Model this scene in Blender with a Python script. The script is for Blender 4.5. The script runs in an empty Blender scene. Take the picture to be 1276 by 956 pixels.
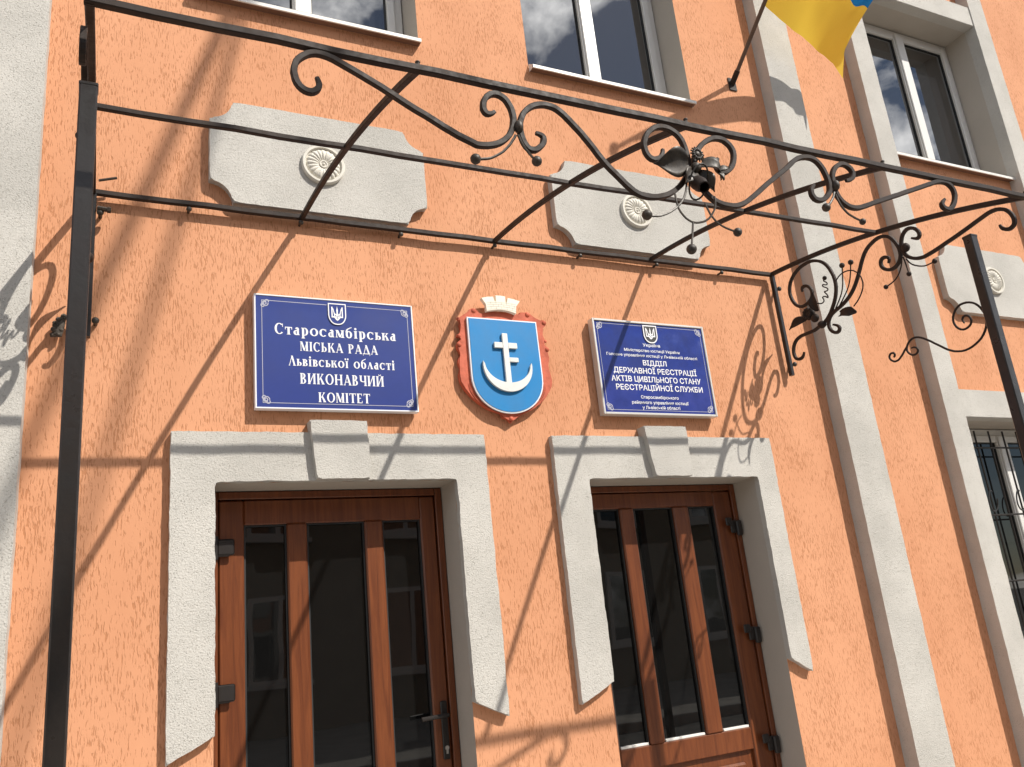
import bpy, bmesh, math, random
from mathutils import Vector, Matrix, noise
random.seed(7)
S = bpy.context.scene
COL = S.collection
R_ = math.radians

# ---------------------------------------------------------------- camera
cam = bpy.data.cameras.new('camera')
cam.sensor_fit = 'HORIZONTAL'
cam.sensor_width = 36
cam.lens = 29.763
cam.clip_start = 0.05
cam.clip_end = 2000
camo = bpy.data.objects.new('camera', cam)
COL.objects.link(camo)
CR = ((0.8992385, -0.4262232, -0.0985087), (0.0370556, 0.2985895, -0.9536620), (0.4358865, 0.8539193, 0.2842971))
camo.matrix_world = Matrix(((CR[0][0], -CR[1][0], -CR[2][0], 0),
                            (CR[0][1], -CR[1][1], -CR[2][1], -3.4),
                            (CR[0][2], -CR[1][2], -CR[2][2], 1.6),
                            (0, 0, 0, 1)))
S.camera = camo

# ---------------------------------------------------------------- light
SUN = Vector((0.607, -0.78, 1.0)).normalized()
sl = bpy.data.lights.new('sun', 'SUN')
sl.energy = 4.6
sl.angle = R_(0.53)
sl.color = (1.0, 0.945, 0.86)
so = bpy.data.objects.new('sun', sl)
COL.objects.link(so)
so.rotation_mode = 'QUATERNION'
so.rotation_quaternion = SUN.to_track_quat('Z', 'Y')

W = bpy.data.worlds.new('World')
S.world = W
W.use_nodes = True
wn, wl = W.node_tree.nodes, W.node_tree.links
wn.clear()
wo = wn.new('ShaderNodeOutputWorld')
bg = wn.new('ShaderNodeBackground')
sky = wn.new('ShaderNodeTexSky')
sky.sky_type = 'NISHITA'
sky.sun_disc = False
sky.sun_elevation = math.asin(SUN.z)
sky.sun_rotation = math.atan2(SUN.x, SUN.y)
sky.altitude = 300
sky.dust_density = 0.25
sky.air_density = 1.0
tc = wn.new('ShaderNodeTexCoord')
mp = wn.new('ShaderNodeMapping')
mp.inputs['Scale'].default_value = (1.0, 1.0, 1.7)
mp.inputs['Location'].default_value = (1.11, 2.33, 1.59)
nz = wn.new('ShaderNodeTexNoise')
nz.inputs['Scale'].default_value = 6.5
nz.inputs['Detail'].default_value = 9
nz.inputs['Roughness'].default_value = 0.58
nz.inputs['Distortion'].default_value = 0.25
rp = wn.new('ShaderNodeValToRGB')
rp.color_ramp.elements[0].position = 0.50
rp.color_ramp.elements[0].color = (0, 0, 0, 1)
rp.color_ramp.elements[1].position = 0.66
rp.color_ramp.elements[1].color = (1, 1, 1, 1)
mx = wn.new('ShaderNodeMix')
mx.data_type = 'RGBA'
mx.inputs[7].default_value = (44.0, 43.6, 43.2, 1)
wl.new(tc.outputs['Generated'], mp.inputs['Vector'])
wl.new(mp.outputs['Vector'], nz.inputs['Vector'])
wl.new(nz.outputs['Fac'], rp.inputs['Fac'])
wl.new(rp.outputs['Color'], mx.inputs[0])
wl.new(sky.outputs['Color'], mx.inputs[6])
wl.new(mx.outputs[2], bg.inputs['Color'])
bg.inputs['Strength'].default_value = 0.06
wl.new(bg.outputs['Background'], wo.inputs['Surface'])

S.view_settings.view_transform = 'Standard'
S.view_settings.look = 'None'
S.view_settings.gamma = 1
S.view_settings.use_curve_mapping = False
S.view_settings.exposure = 0.40

# ---------------------------------------------------------------- materials
class NT:
    def __init__(s, name):
        s.m = bpy.data.materials.new(name)
        s.m.use_nodes = True
        s.n = s.m.node_tree.nodes
        s.l = s.m.node_tree.links
        s.b = s.n['Principled BSDF']
        s.tc = s.n.new('ShaderNodeTexCoord')
    def obj(s, scale=(1, 1, 1), loc=(0, 0, 0)):
        m = s.n.new('ShaderNodeMapping')
        m.inputs['Scale'].default_value = scale
        m.inputs['Location'].default_value = loc
        s.l.new(s.tc.outputs['Object'], m.inputs['Vector'])
        return m.outputs['Vector']
    def noise(s, vec, scale, detail=3, rough=.5, dist=0):
        n = s.n.new('ShaderNodeTexNoise')
        n.inputs['Scale'].default_value = scale
        n.inputs['Detail'].default_value = detail
        n.inputs['Roughness'].default_value = rough
        n.inputs['Distortion'].default_value = dist
        s.l.new(vec, n.inputs['Vector'])
        return n.outputs['Fac']
    def ramp(s, fac, a, b, ca=0.0, cb=1.0):
        r = s.n.new('ShaderNodeMapRange')
        r.interpolation_type = 'SMOOTHSTEP'
        r.inputs['From Min'].default_value = a
        r.inputs['From Max'].default_value = b
        r.inputs['To Min'].default_value = ca
        r.inputs['To Max'].default_value = cb
        s.l.new(fac, r.inputs['Value'])
        return r.outputs['Result']
    def math(s, op, a, b):
        m = s.n.new('ShaderNodeMath')
        m.operation = op
        for i, v in enumerate((a, b)):
            if isinstance(v, (int, float)): m.inputs[i].default_value = v
            else: s.l.new(v, m.inputs[i])
        return m.outputs[0]
    def mix(s, fac, a, b):
        m = s.n.new('ShaderNodeMix')
        m.data_type = 'RGBA'
        if isinstance(fac, (int, float)): m.inputs[0].default_value = fac
        else: s.l.new(fac, m.inputs[0])
        for i, v in ((6, a), (7, b)):
            if isinstance(v, tuple): m.inputs[i].default_value = v + (1,) if len(v) == 3 else v
            else: s.l.new(v, m.inputs[i])
        return m.outputs[2]
    def bump(s, h, dist, strength=1.0):
        b = s.n.new('ShaderNodeBump')
        b.inputs['Distance'].default_value = dist
        b.inputs['Strength'].default_value = strength
        s.l.new(h, b.inputs['Height'])
        s.l.new(b.outputs['Normal'], s.b.inputs['Normal'])
    def set(s, col=None, rough=None, metal=None, spec=None, ior=None):
        if col is not None:
            if isinstance(col, tuple): s.b.inputs['Base Color'].default_value = col + (1,)
            else: s.l.new(col, s.b.inputs['Base Color'])
        for k, v in (('Roughness', rough), ('Metallic', metal), ('Specular IOR Level', spec), ('IOR', ior)):
            if v is None: continue
            if isinstance(v, (int, float)): s.b.inputs[k].default_value = v
            else: s.l.new(v, s.b.inputs[k])

def m_stucco():
    t = NT('orange_bark_plaster')
    # wormy vertical scratches of bark-beetle plaster, denser in patches
    wv = t.n.new('ShaderNodeVectorMath'); wv.operation = 'ADD'
    wn_ = t.n.new('ShaderNodeTexNoise'); wn_.inputs['Scale'].default_value = 22; wn_.inputs['Detail'].default_value = 2
    t.l.new(t.obj(), wn_.inputs['Vector'])
    sc = t.n.new('ShaderNodeVectorMath'); sc.operation = 'SCALE'; sc.inputs['Scale'].default_value = 0.012
    t.l.new(wn_.outputs['Color'], sc.inputs[0])
    t.l.new(t.tc.outputs['Object'], wv.inputs[0]); t.l.new(sc.outputs[0], wv.inputs[1])
    mp_ = t.n.new('ShaderNodeMapping'); mp_.inputs['Scale'].default_value = (185, 185, 29)
    t.l.new(wv.outputs[0], mp_.inputs['Vector'])
    st = t.noise(mp_.outputs['Vector'], 1.0, 2.5, .55)
    patch = t.noise(t.obj((1, 1, .7)), 5.0, 3, .6)
    thr = t.ramp(patch, .3, .7, -.03, .075)
    g = t.ramp(t.math('ADD', st, thr), .545, .68)
    fine = t.noise(t.obj(), 260, 2, .6)
    big = t.noise(t.obj((1, 1, .6)), 1.3, 4, .55)
    tone = t.ramp(big, .3, .7)
    wash = t.noise(t.obj((3.2, 3.2, .35)), 1.0, 4, .6)
    base = t.mix(tone, (.570, .273, .149), (.640, .320, .182))
    base = t.mix(t.math('MULTIPLY', t.ramp(fine, .35, .65), .10), base, (.58, .27, .15))
    base = t.mix(t.math('MULTIPLY', t.ramp(wash, .52, .75), .22), base, (.50, .215, .115))
    colr = t.mix(t.math('MULTIPLY', g, .66), base, (.39, .165, .075))
    t.set(colr, .93, spec=.15)
    h = t.math('SUBTRACT', t.math('MULTIPLY', fine, .10), g)
    t.bump(h, .0028, .5)
    return t.m

def m_plaster(name, a, b, sc=150, dist=.0035):
    t = NT(name)
    n1 = t.noise(t.obj(), sc, 3, .6)
    n2 = t.noise(t.obj(), 2.2, 5, .6)
    n3 = t.noise(t.obj((1, 1, 1), (3, 1, 2)), sc * 1.7, 2, .5)
    c = t.mix(t.ramp(n2, .3, .72), a, b)
    pits = t.ramp(n3, .60, .70)
    c = t.mix(t.math('MULTIPLY', pits, .68), c, (a[0] * .55, a[1] * .54, a[2] * .5))
    t.set(c, .95, spec=.15)
    t.bump(t.math('SUBTRACT', n1, t.math('MULTIPLY', pits, .5)), dist, .9)
    return t.m

def m_plain(name, colr, rough=.5, metal=0, spec=.5, var=.12, sc=8, bump=0, bsc=60):
    t = NT(name)
    n = t.noise(t.obj(), sc, 4, .6)
    c2 = tuple(max(0, x * (1 - var * 2)) for x in colr)
    t.set(t.mix(t.ramp(n, .3, .75), colr, c2), t.ramp(n, .2, .8, max(.02, rough - .08), min(1, rough + .1)), metal, spec)
    if bump: t.bump(t.noise(t.obj(), bsc, 3, .6), bump, .7)
    return t.m

def m_wood():
    t = NT('varnished_brown_wood')
    v = t.obj((34, 34, 2.2))
    n = t.noise(v, 1.0, 6, .62, 1.2)
    v2 = t.obj((170, 170, 5))
    f = t.noise(v2, 1.0, 3, .6)
    c = t.mix(t.ramp(n, .3, .72), (.180, .053, .017), (.105, .028, .010))
    c = t.mix(t.math('MULTIPLY', t.ramp(f, .5, .72), .4), c, (.065, .020, .007))
    t.set(c, .34, spec=.5)
    t.bump(f, .0006, .5)
    return t.m

def m_metal():
    t = NT('dark_wrought_iron_paint')
    n = t.noise(t.obj(), 38, 4, .65)
    n2 = t.noise(t.obj((1, 1, .4)), 9, 5, .6)
    c = t.mix(t.ramp(n2, .35, .75), (.022, .015, .012), (.034, .022, .016))
    c = t.mix(t.math('MULTIPLY', t.ramp(n, .62, .74), .55), c, (.085, .055, .035))
    t.set(c, t.ramp(n, .3, .75, .5, .7), .0, .22)
    t.bump(n, .0012, .5)
    return t.m

def m_glass(name, tint, ior=1.75, wav=.004):
    t = NT(name)
    t.set(tint, .015, 0, .5, ior)
    t.bump(t.noise(t.obj(), 1.6, 2, .5), wav, .35)
    return t.m

M = {}
M['stucco'] = m_stucco()
M['white'] = m_plaster('white_grained_plaster', (.545, .524, .484), (.445, .428, .394), 150)
M['cream'] = m_plain('cast_cream_plaster', (.64, .61, .54), .7, 0, .3, .05, 10, .0006, 200)
M['reveal'] = m_plaster('smooth_grey_plaster', (.47, .425, .37), (.43, .39, .34), 260, .0008)
M['wood'] = m_wood()
M['iron'] = m_metal()
M['post'] = m_plain('black_painted_steel', (.022, .018, .016), .33, .1, .5, .3, 14, .0008, 45)
M['bronze'] = m_plain('bronze_brushed_iron', (.050, .037, .025), .5, .1, .5, .35, 40, .0012, 90)
M['pvc'] = m_plain('white_window_plastic', (.66, .65, .62), .35, 0, .5, .02)
M['seal'] = m_plain('black_rubber_seal', (.02, .02, .02), .6)
M['glass'] = m_glass('dark_window_glass', (.012, .013, .016), 2.4)
M['doorglass'] = m_glass('dark_door_glass', (.005, .005, .005), 1.52)
M['sillm'] = m_plain('painted_sill_sheet', (.74, .72, .68), .4, .0, .5, .06)
M['hinge'] = m_plain('black_hinge_plastic', (.020, .017, .016), .38)
M['galv'] = m_plain('galvanised_steel', (.55, .54, .52), .35, .9)
M['blue'] = m_plain('glossy_blue_enamel', (.038, .058, .225), .18, 0, .5, .07, 5)
M['blue2'] = m_plain('glossy_blue_plastic_film', (.030, .050, .245), .12, 0, .5, .16, 9, .0016, 14)
M['lett'] = m_plain('white_lettering', (.78, .78, .80), .45, 0, .4, .02)
M['gray'] = m_plain('silver_grey_print', (.42, .42, .50), .5, 0, .4, .05)
M['frame'] = m_plain('silver_frame', (.66, .64, .60), .35, .35, .5, .08)
M['red'] = m_plain('red_carved_paint', (.55, .125, .065), .62, 0, .3, .16, 18, .002, 70)
M['sky'] = m_plain('azure_shield_paint', (.011, .198, .475), .4, 0, .4, .06)
M['silver'] = m_plain('pale_silver_paint', (.72, .72, .68), .4, .0, .5, .08, 12)
M['crown'] = m_plain('cream_crown_paint', (.80, .75, .62), .5, 0, .4, .04)
M['line'] = m_plain('grey_joint_paint', (.34, .32, .27), .6)
M['asphalt'] = m_plain('worn_asphalt', (.15, .145, .135), .9, 0, .3, .15, 3, .004, 90)
M['paving'] = m_plain('pale_pavement_slabs', (.40, .38, .345), .9, 0, .2, .12, 2, .003, 60)
M['kerb'] = m_plain('concrete_kerb', (.36, .35, .33), .9, 0, .2, .1)
M['opp'] = m_plaster('pale_ochre_plaster', (.30, .26, .19), (.26, .22, .16))
M['tile'] = m_plain('red_roof_tile', (.23, .075, .045), .8, 0, .3, .2, 4, .01, 12)
M['polem'] = m_plain('stained_flag_pole', (.13, .085, .06), .5, 0, .3, .15, 20)
M['sillu'] = m_plain('brown_sill_underside_shade', (.20, .105, .065), .7)  # dark brown stands in for the shadow below the white sill
M['crust'] = m_plain('grey_weld_crust', (.10, .085, .07), .85, 0, .3, .35, 60, .003, 80)
M['cable'] = m_plain('black_cable_sheath', (.02, .02, .02), .5)

def m_cloth(name, colr, trans):
    t = NT(name)
    n = t.noise(t.obj(), 420, 2, .5)
    t.set(t.mix(t.ramp(n, .3, .7), colr, tuple(c * .88 for c in colr)), .8, spec=.15)
    t.bump(n, .0006, .6)
    tr = t.n.new('ShaderNodeBsdfTranslucent')
    tr.inputs['Color'].default_value = trans + (1,)
    mxs = t.n.new('ShaderNodeMixShader')
    mxs.inputs[0].default_value = .5
    out = t.n['Material Output']
    t.l.new(t.b.outputs[0], mxs.inputs[1]); t.l.new(tr.outputs[0], mxs.inputs[2])
    t.l.new(mxs.outputs[0], out.inputs['Surface'])
    return t.m
M['yellow'] = m_cloth('yellow_flag_nylon', (.88, .68, .10), (.92, .68, .09))
M['fblue'] = m_cloth('blue_flag_nylon', (.02, .20, .55), (.02, .22, .6))

# ---------------------------------------------------------------- helpers
class MB:
    """collects geometry and links it as ONE mesh object"""
    def __init__(s): s.bm = bmesh.new()
    def quad(s, pts, mi=0):
        f = s.bm.faces.new([s.bm.verts.new(p) for p in pts]); f.material_index = mi
        return f
    def box(s, x0, x1, y0, y1, z0, z1, bev=0, mi=0, mat=None):
        r = bmesh.ops.create_cube(s.bm, size=1)
        vs = r['verts']
        for v in vs:
            v.co = Vector(((x0 + x1) / 2 + v.co.x * (x1 - x0), (y0 + y1) / 2 + v.co.y * (y1 - y0), (z0 + z1) / 2 + v.co.z * (z1 - z0)))
        fs = {f for v in vs for f in v.link_faces}
        for f in fs: f.material_index = mi
        if bev:
            es = {e for v in vs for e in v.link_edges}
            r2 = bmesh.ops.bevel(s.bm, geom=list(es), offset=bev, segments=1, affect='EDGES')
            vs = list({v for f in r2['faces'] for v in f.verts} | {v for v in vs if v.is_valid})
        if mat is not None:
            for v in vs: v.co = mat @ v.co
        return vs
    def prism(s, poly, y0, y1, bev=0, mi=0):
        """polygon in (x,z) extruded from y0 (front) to y1 (back)"""
        n = len(poly)
        a = sum(poly[i][0] * poly[(i + 1) % n][1] - poly[(i + 1) % n][0] * poly[i][1] for i in range(n))
        if a < 0: poly = poly[::-1]
        fr = [s.bm.verts.new((x, y0, z)) for x, z in poly]
        bk = [s.bm.verts.new((x, y1, z)) for x, z in poly]
        f = s.bm.faces.new(fr); f.material_index = mi
        b = s.bm.faces.new(bk[::-1]); b.material_index = mi
        for i in range(n):
            q = s.bm.faces.new((fr[i], bk[i], bk[(i + 1) % n], fr[(i + 1) % n])); q.material_index = mi
        if bev:
            bmesh.ops.bevel(s.bm, geom=list(f.edges), offset=bev, segments=2, affect='EDGES')
        return f
    def sweep(s, pts, prof, normal=None, taper=None, closed=False):
        """prof: list of (a,b) offsets; normal: fixed plane normal (b axis)"""
        pts = [Vector(p) for p in pts]
        n = len(pts)
        rings = []
        up = Vector(normal).normalized() if normal is not None else None
        prev = None
        for i, p in enumerate(pts):
            t = (pts[min(i + 1, n - 1)] - pts[max(i - 1, 0)])
            if t.length < 1e-9: t = Vector((0, 0, 1))
            t.normalize()
            if up is not None:
                b = up - t * up.dot(t); b.normalize(); a = b.cross(t)
            else:
                if prev is None:
                    a = t.orthogonal().normalized()
                else:
                    a = prev - t * prev.dot(t); a.normalize()
                prev = a
                b = t.cross(a)
            k = taper(i / (n - 1)) if taper else 1.0
            rings.append([s.bm.verts.new(p + (a * u + b * v) * k) for u, v in prof])
        m = len(prof)
        for i in range(n - 1):
            for j in range(m):
                s.bm.faces.new((rings[i][j], rings[i][(j + 1) % m], rings[i + 1][(j + 1) % m], rings[i + 1][j]))
        s.bm.faces.new(rings[0][::-1]); s.bm.faces.new(rings[-1])
    def rod(s, pts, r, n=8, taper=None):
        s.sweep(pts, [(r * math.cos(2 * math.pi * k / n), r * math.sin(2 * math.pi * k / n)) for k in range(n)], None, taper)
    def ball(s, c, r, sx=1, sy=1, sz=1, seg=14):
        v = bmesh.ops.create_uvsphere(s.bm, u_segments=seg, v_segments=max(6, seg // 2), radius=r)['verts']
        for q in v: q.co = Vector((q.co.x * sx + c[0], q.co.y * sy + c[1], q.co.z * sz + c[2]))
        for f in {f for q in v for f in q.link_faces}: f.smooth = True
    def build(s, name, mats, parent=None, smooth=False):
        bmesh.ops.recalc_face_normals(s.bm, faces=s.bm.faces)
        me = bpy.data.meshes.new(name)
        s.bm.to_mesh(me); s.bm.free()
        for m in (mats if isinstance(mats, (list, tuple)) else [mats]): me.materials.append(m)
        if smooth:
            for p in me.polygons: p.use_smooth = True
        o = bpy.data.objects.new(name, me)
        COL.objects.link(o)
        if parent is not None: o.parent = parent
        return o

def empty(name, label, cat, loc=(0, 0, 0), group=None):
    o = bpy.data.objects.new(name, None)
    o.empty_display_size = .2
    COL.objects.link(o)
    o.location = loc
    o['label'] = label; o['category'] = cat
    if group: o['group'] = group
    return o
def struct(o):
    o['kind'] = 'structure'
    return o
def sq(w, d=None, c=.12):
    """chamfered rectangular profile"""
    d = d or w
    a, b, k = w / 2, d / 2, min(w, d or w) * c
    return [(a, b - k), (a - k, b), (-a + k, b), (-a, b - k), (-a, -b + k), (-a + k, -b), (a - k, -b), (a, -b + k)]
def tips(e=.04, lo=.55):
    return lambda t: lo + (1 - lo) * min(1, min(t, 1 - t) / e)
def arc(cx, cz, r, a0, a1, n):
    return [(cx + r * math.cos(R_(a0 + (a1 - a0) * i / n)), cz + r * math.sin(R_(a0 + (a1 - a0) * i / n))) for i in range(n + 1)]

# traced forgings: (x,z) in the valance plane, (y,z) in the side planes, metres
FRONT = {
 'S1': [(0.48,3.055),(0.483,3.047),(0.485,3.04),(0.486,3.032),(0.484,3.024),(0.48,3.017),(0.475,3.012),(0.469,3.008),(0.463,3.006),(0.456,3.006),(0.448,3.008),(0.441,3.012),(0.434,3.018),(0.428,3.027),(0.424,3.037),(0.422,3.048),(0.42,3.058),(0.421,3.069),(0.423,3.079),(0.426,3.089),(0.432,3.099),(0.439,3.107),(0.448,3.115),(0.457,3.122),(0.468,3.127),(0.478,3.13),(0.489,3.131),(0.5,3.13),(0.512,3.128),(0.525,3.124),(0.539,3.118),(0.555,3.111),(0.573,3.103),(0.593,3.094),(0.614,3.084),(0.635,3.074),(0.658,3.063),(0.68,3.051),(0.702,3.039),(0.726,3.026),(0.751,3.013),(0.778,3.001),(0.804,2.988),(0.828,2.975),(0.852,2.964),(0.873,2.954),(0.892,2.947),(0.907,2.942),(0.918,2.938),(0.923,2.936),(0.925,2.935),(0.929,2.934),(0.937,2.934),(0.948,2.935),(0.961,2.937),(0.975,2.941),(0.989,2.946),(1.002,2.953),(1.013,2.961),(1.024,2.971),(1.033,2.981),(1.04,2.992),(1.046,3.004),(1.051,3.017),(1.054,3.03),(1.056,3.045),(1.055,3.058),(1.053,3.071),(1.05,3.081),(1.045,3.091),(1.04,3.1),(1.034,3.107),(1.027,3.112),(1.018,3.116),(1.009,3.118),(1,3.117),(0.99,3.114),(0.982,3.108),(0.974,3.101),(0.969,3.093),(0.964,3.083),(0.962,3.074),(0.961,3.065),(0.961,3.058),(0.963,3.052),(0.966,3.047),(0.971,3.044),(0.976,3.044),(0.983,3.046),(0.99,3.05),(0.997,3.056)],
 'S2': [(1.125,3.009),(1.133,3.008),(1.14,3.006),(1.146,3.003),(1.149,2.998),(1.149,2.992),(1.148,2.985),(1.145,2.977),(1.14,2.969),(1.133,2.962),(1.125,2.955),(1.117,2.95),(1.108,2.948),(1.101,2.948),(1.094,2.951),(1.088,2.957),(1.083,2.965),(1.079,2.975),(1.076,2.986),(1.074,2.997),(1.073,3.009),(1.073,3.02),(1.075,3.032),(1.079,3.044),(1.084,3.056),(1.09,3.068),(1.099,3.079),(1.108,3.088),(1.119,3.097),(1.131,3.104),(1.144,3.109),(1.156,3.112),(1.167,3.114),(1.178,3.114),(1.189,3.113),(1.199,3.111),(1.208,3.107),(1.218,3.101),(1.229,3.093),(1.241,3.082),(1.255,3.068),(1.271,3.052),(1.286,3.036),(1.299,3.02),(1.312,3.004),(1.323,2.99),(1.333,2.975),(1.344,2.961),(1.357,2.945),(1.373,2.929),(1.392,2.912),(1.409,2.896),(1.423,2.883),(1.436,2.873),(1.447,2.865),(1.46,2.859),(1.473,2.855),(1.487,2.853),(1.502,2.853),(1.518,2.855),(1.535,2.858),(1.552,2.863),(1.569,2.869),(1.586,2.878),(1.602,2.888),(1.617,2.9),(1.631,2.912),(1.643,2.925),(1.653,2.937),(1.662,2.949),(1.669,2.962),(1.675,2.975),(1.678,2.988),(1.681,3.001),(1.681,3.013),(1.681,3.027),(1.679,3.043),(1.677,3.059),(1.673,3.074),(1.668,3.087),(1.661,3.097),(1.653,3.105),(1.643,3.111),(1.633,3.116),(1.621,3.12),(1.608,3.121),(1.595,3.121),(1.582,3.118),(1.568,3.113),(1.556,3.105),(1.544,3.095),(1.533,3.083),(1.525,3.07),(1.519,3.057),(1.515,3.045),(1.514,3.034),(1.515,3.024),(1.517,3.014),(1.521,3.005),(1.527,2.998),(1.534,2.994),(1.543,2.992),(1.552,2.994),(1.561,2.998),(1.571,3.005),(1.578,3.013),(1.582,3.021),(1.585,3.029),(1.586,3.037)],
 'S3': [(1.811,3.044),(1.806,3.035),(1.801,3.026),(1.798,3.018),(1.798,3.011),(1.801,3.004),(1.805,2.999),(1.811,2.995),(1.819,2.993),(1.828,2.994),(1.838,2.998),(1.849,3.006),(1.86,3.016),(1.869,3.028),(1.876,3.042),(1.881,3.056),(1.884,3.07),(1.884,3.083),(1.88,3.094),(1.873,3.105),(1.863,3.113),(1.851,3.12),(1.836,3.123),(1.82,3.122),(1.803,3.118),(1.786,3.11),(1.769,3.099),(1.753,3.086),(1.739,3.071),(1.727,3.057),(1.718,3.041),(1.711,3.025),(1.706,3.009),(1.704,2.994),(1.703,2.98),(1.704,2.968),(1.706,2.956),(1.71,2.945),(1.714,2.934),(1.719,2.924),(1.725,2.915),(1.732,2.906),(1.74,2.897),(1.75,2.889),(1.762,2.881),(1.777,2.875),(1.796,2.871),(1.816,2.87),(1.835,2.87),(1.853,2.873),(1.871,2.88),(1.89,2.889),(1.911,2.903),(1.935,2.921),(1.961,2.941),(1.987,2.962),(2.015,2.984),(2.042,3.004),(2.068,3.024),(2.092,3.041),(2.112,3.056),(2.128,3.069),(2.141,3.08),(2.152,3.09),(2.165,3.099),(2.178,3.107),(2.19,3.112),(2.201,3.116),(2.211,3.118),(2.221,3.12),(2.232,3.121),(2.243,3.121),(2.254,3.119),(2.265,3.115),(2.274,3.109),(2.282,3.101),(2.289,3.092),(2.295,3.082),(2.299,3.071),(2.303,3.06),(2.306,3.048),(2.308,3.036),(2.308,3.023),(2.306,3.011),(2.303,2.999),(2.297,2.988),(2.289,2.979),(2.28,2.97),(2.27,2.962),(2.258,2.956),(2.247,2.952),(2.237,2.951),(2.228,2.952),(2.22,2.955),(2.215,2.961),(2.211,2.968),(2.21,2.976),(2.211,2.984),(2.213,2.991),(2.217,2.997),(2.222,3.002),(2.227,3.007),(2.232,3.012)],
 'S4': [(2.399,3.054),(2.409,3.057),(2.419,3.06),(2.428,3.065),(2.435,3.072),(2.44,3.081),(2.443,3.09),(2.441,3.099),(2.437,3.107),(2.43,3.113),(2.422,3.118),(2.413,3.121),(2.403,3.122),(2.392,3.121),(2.381,3.117),(2.37,3.11),(2.358,3.101),(2.348,3.09),(2.34,3.078),(2.334,3.066),(2.331,3.055),(2.329,3.043),(2.328,3.03),(2.328,3.016),(2.33,3.003),(2.333,2.991),(2.338,2.979),(2.345,2.97),(2.353,2.961),(2.363,2.955),(2.373,2.95),(2.385,2.946),(2.398,2.945),(2.411,2.945),(2.425,2.947),(2.44,2.951),(2.456,2.957),(2.475,2.964),(2.497,2.973),(2.524,2.984),(2.557,2.996),(2.591,3.009),(2.619,3.02),(2.634,3.026),(2.643,3.029),(2.652,3.032),(2.667,3.038),(2.687,3.046),(2.712,3.056),(2.742,3.067),(2.773,3.079),(2.802,3.09),(2.828,3.1),(2.85,3.109),(2.87,3.116),(2.887,3.123),(2.902,3.128),(2.918,3.132),(2.934,3.135),(2.949,3.136),(2.964,3.135),(2.976,3.131),(2.985,3.125),(2.992,3.117),(2.997,3.107),(2.998,3.096),(2.997,3.083),(2.991,3.068),(2.983,3.054),(2.973,3.041),(2.963,3.03),(2.952,3.021),(2.941,3.016),(2.93,3.013),(2.919,3.014),(2.911,3.016),(2.905,3.021),(2.903,3.027),(2.904,3.034),(2.91,3.041),(2.918,3.049),(2.928,3.057)],
 'T1': [(1.052,2.982),(1.046,2.971),(1.039,2.961),(1.032,2.95),(1.024,2.94),(1.015,2.93),(1.006,2.92),(0.996,2.912),(0.986,2.905),(0.977,2.899),(0.969,2.894),(0.961,2.89),(0.952,2.887),(0.943,2.885),(0.934,2.883),(0.925,2.881),(0.916,2.88)],
 'T2': [(1.06,2.984),(1.064,2.975),(1.067,2.966),(1.071,2.957),(1.075,2.949),(1.08,2.941),(1.086,2.934),(1.091,2.927),(1.096,2.922),(1.1,2.917),(1.105,2.913),(1.109,2.91),(1.112,2.907)],
 'T3': [(2.313,2.988),(2.309,2.982),(2.306,2.975),(2.302,2.968),(2.298,2.962),(2.292,2.955),(2.286,2.948),(2.28,2.941),(2.274,2.935),(2.269,2.93),(2.264,2.927),(2.26,2.923),(2.255,2.92)],
 'T4': [(2.316,2.98),(2.319,2.97),(2.322,2.959),(2.326,2.949),(2.331,2.939),(2.337,2.93),(2.344,2.922),(2.352,2.914),(2.362,2.907),(2.375,2.902),(2.39,2.896),(2.406,2.892),(2.422,2.887)],
 'T5': [(1.643,2.919),(1.64,2.907),(1.637,2.895),(1.633,2.883),(1.628,2.872),(1.622,2.86),(1.615,2.849),(1.606,2.838),(1.595,2.827),(1.583,2.816),(1.569,2.806),(1.555,2.797),(1.542,2.79),(1.529,2.784),(1.518,2.78),(1.507,2.777),(1.497,2.776),(1.489,2.775),(1.481,2.775),(1.474,2.776),(1.467,2.776)],
 'T6': [(1.587,2.868),(1.588,2.853),(1.588,2.839),(1.59,2.825),(1.593,2.813),(1.599,2.802),(1.607,2.792),(1.615,2.784),(1.624,2.779),(1.634,2.775),(1.643,2.774),(1.653,2.774),(1.663,2.776),(1.674,2.779),(1.685,2.783),(1.696,2.789),(1.707,2.797),(1.716,2.806),(1.725,2.817),(1.733,2.828),(1.739,2.839),(1.742,2.85),(1.744,2.86),(1.744,2.87),(1.745,2.88)],
 'T7': [(1.639,2.772),(1.636,2.761),(1.633,2.749),(1.63,2.737),(1.628,2.726),(1.624,2.714),(1.621,2.702),(1.618,2.691),(1.615,2.679)],
 'T8': [(1.702,2.849),(1.705,2.838),(1.709,2.828),(1.713,2.818),(1.718,2.808),(1.725,2.799),(1.732,2.791),(1.741,2.784),(1.753,2.777),(1.766,2.772),(1.781,2.768),(1.797,2.765),(1.814,2.762)],
}
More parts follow.
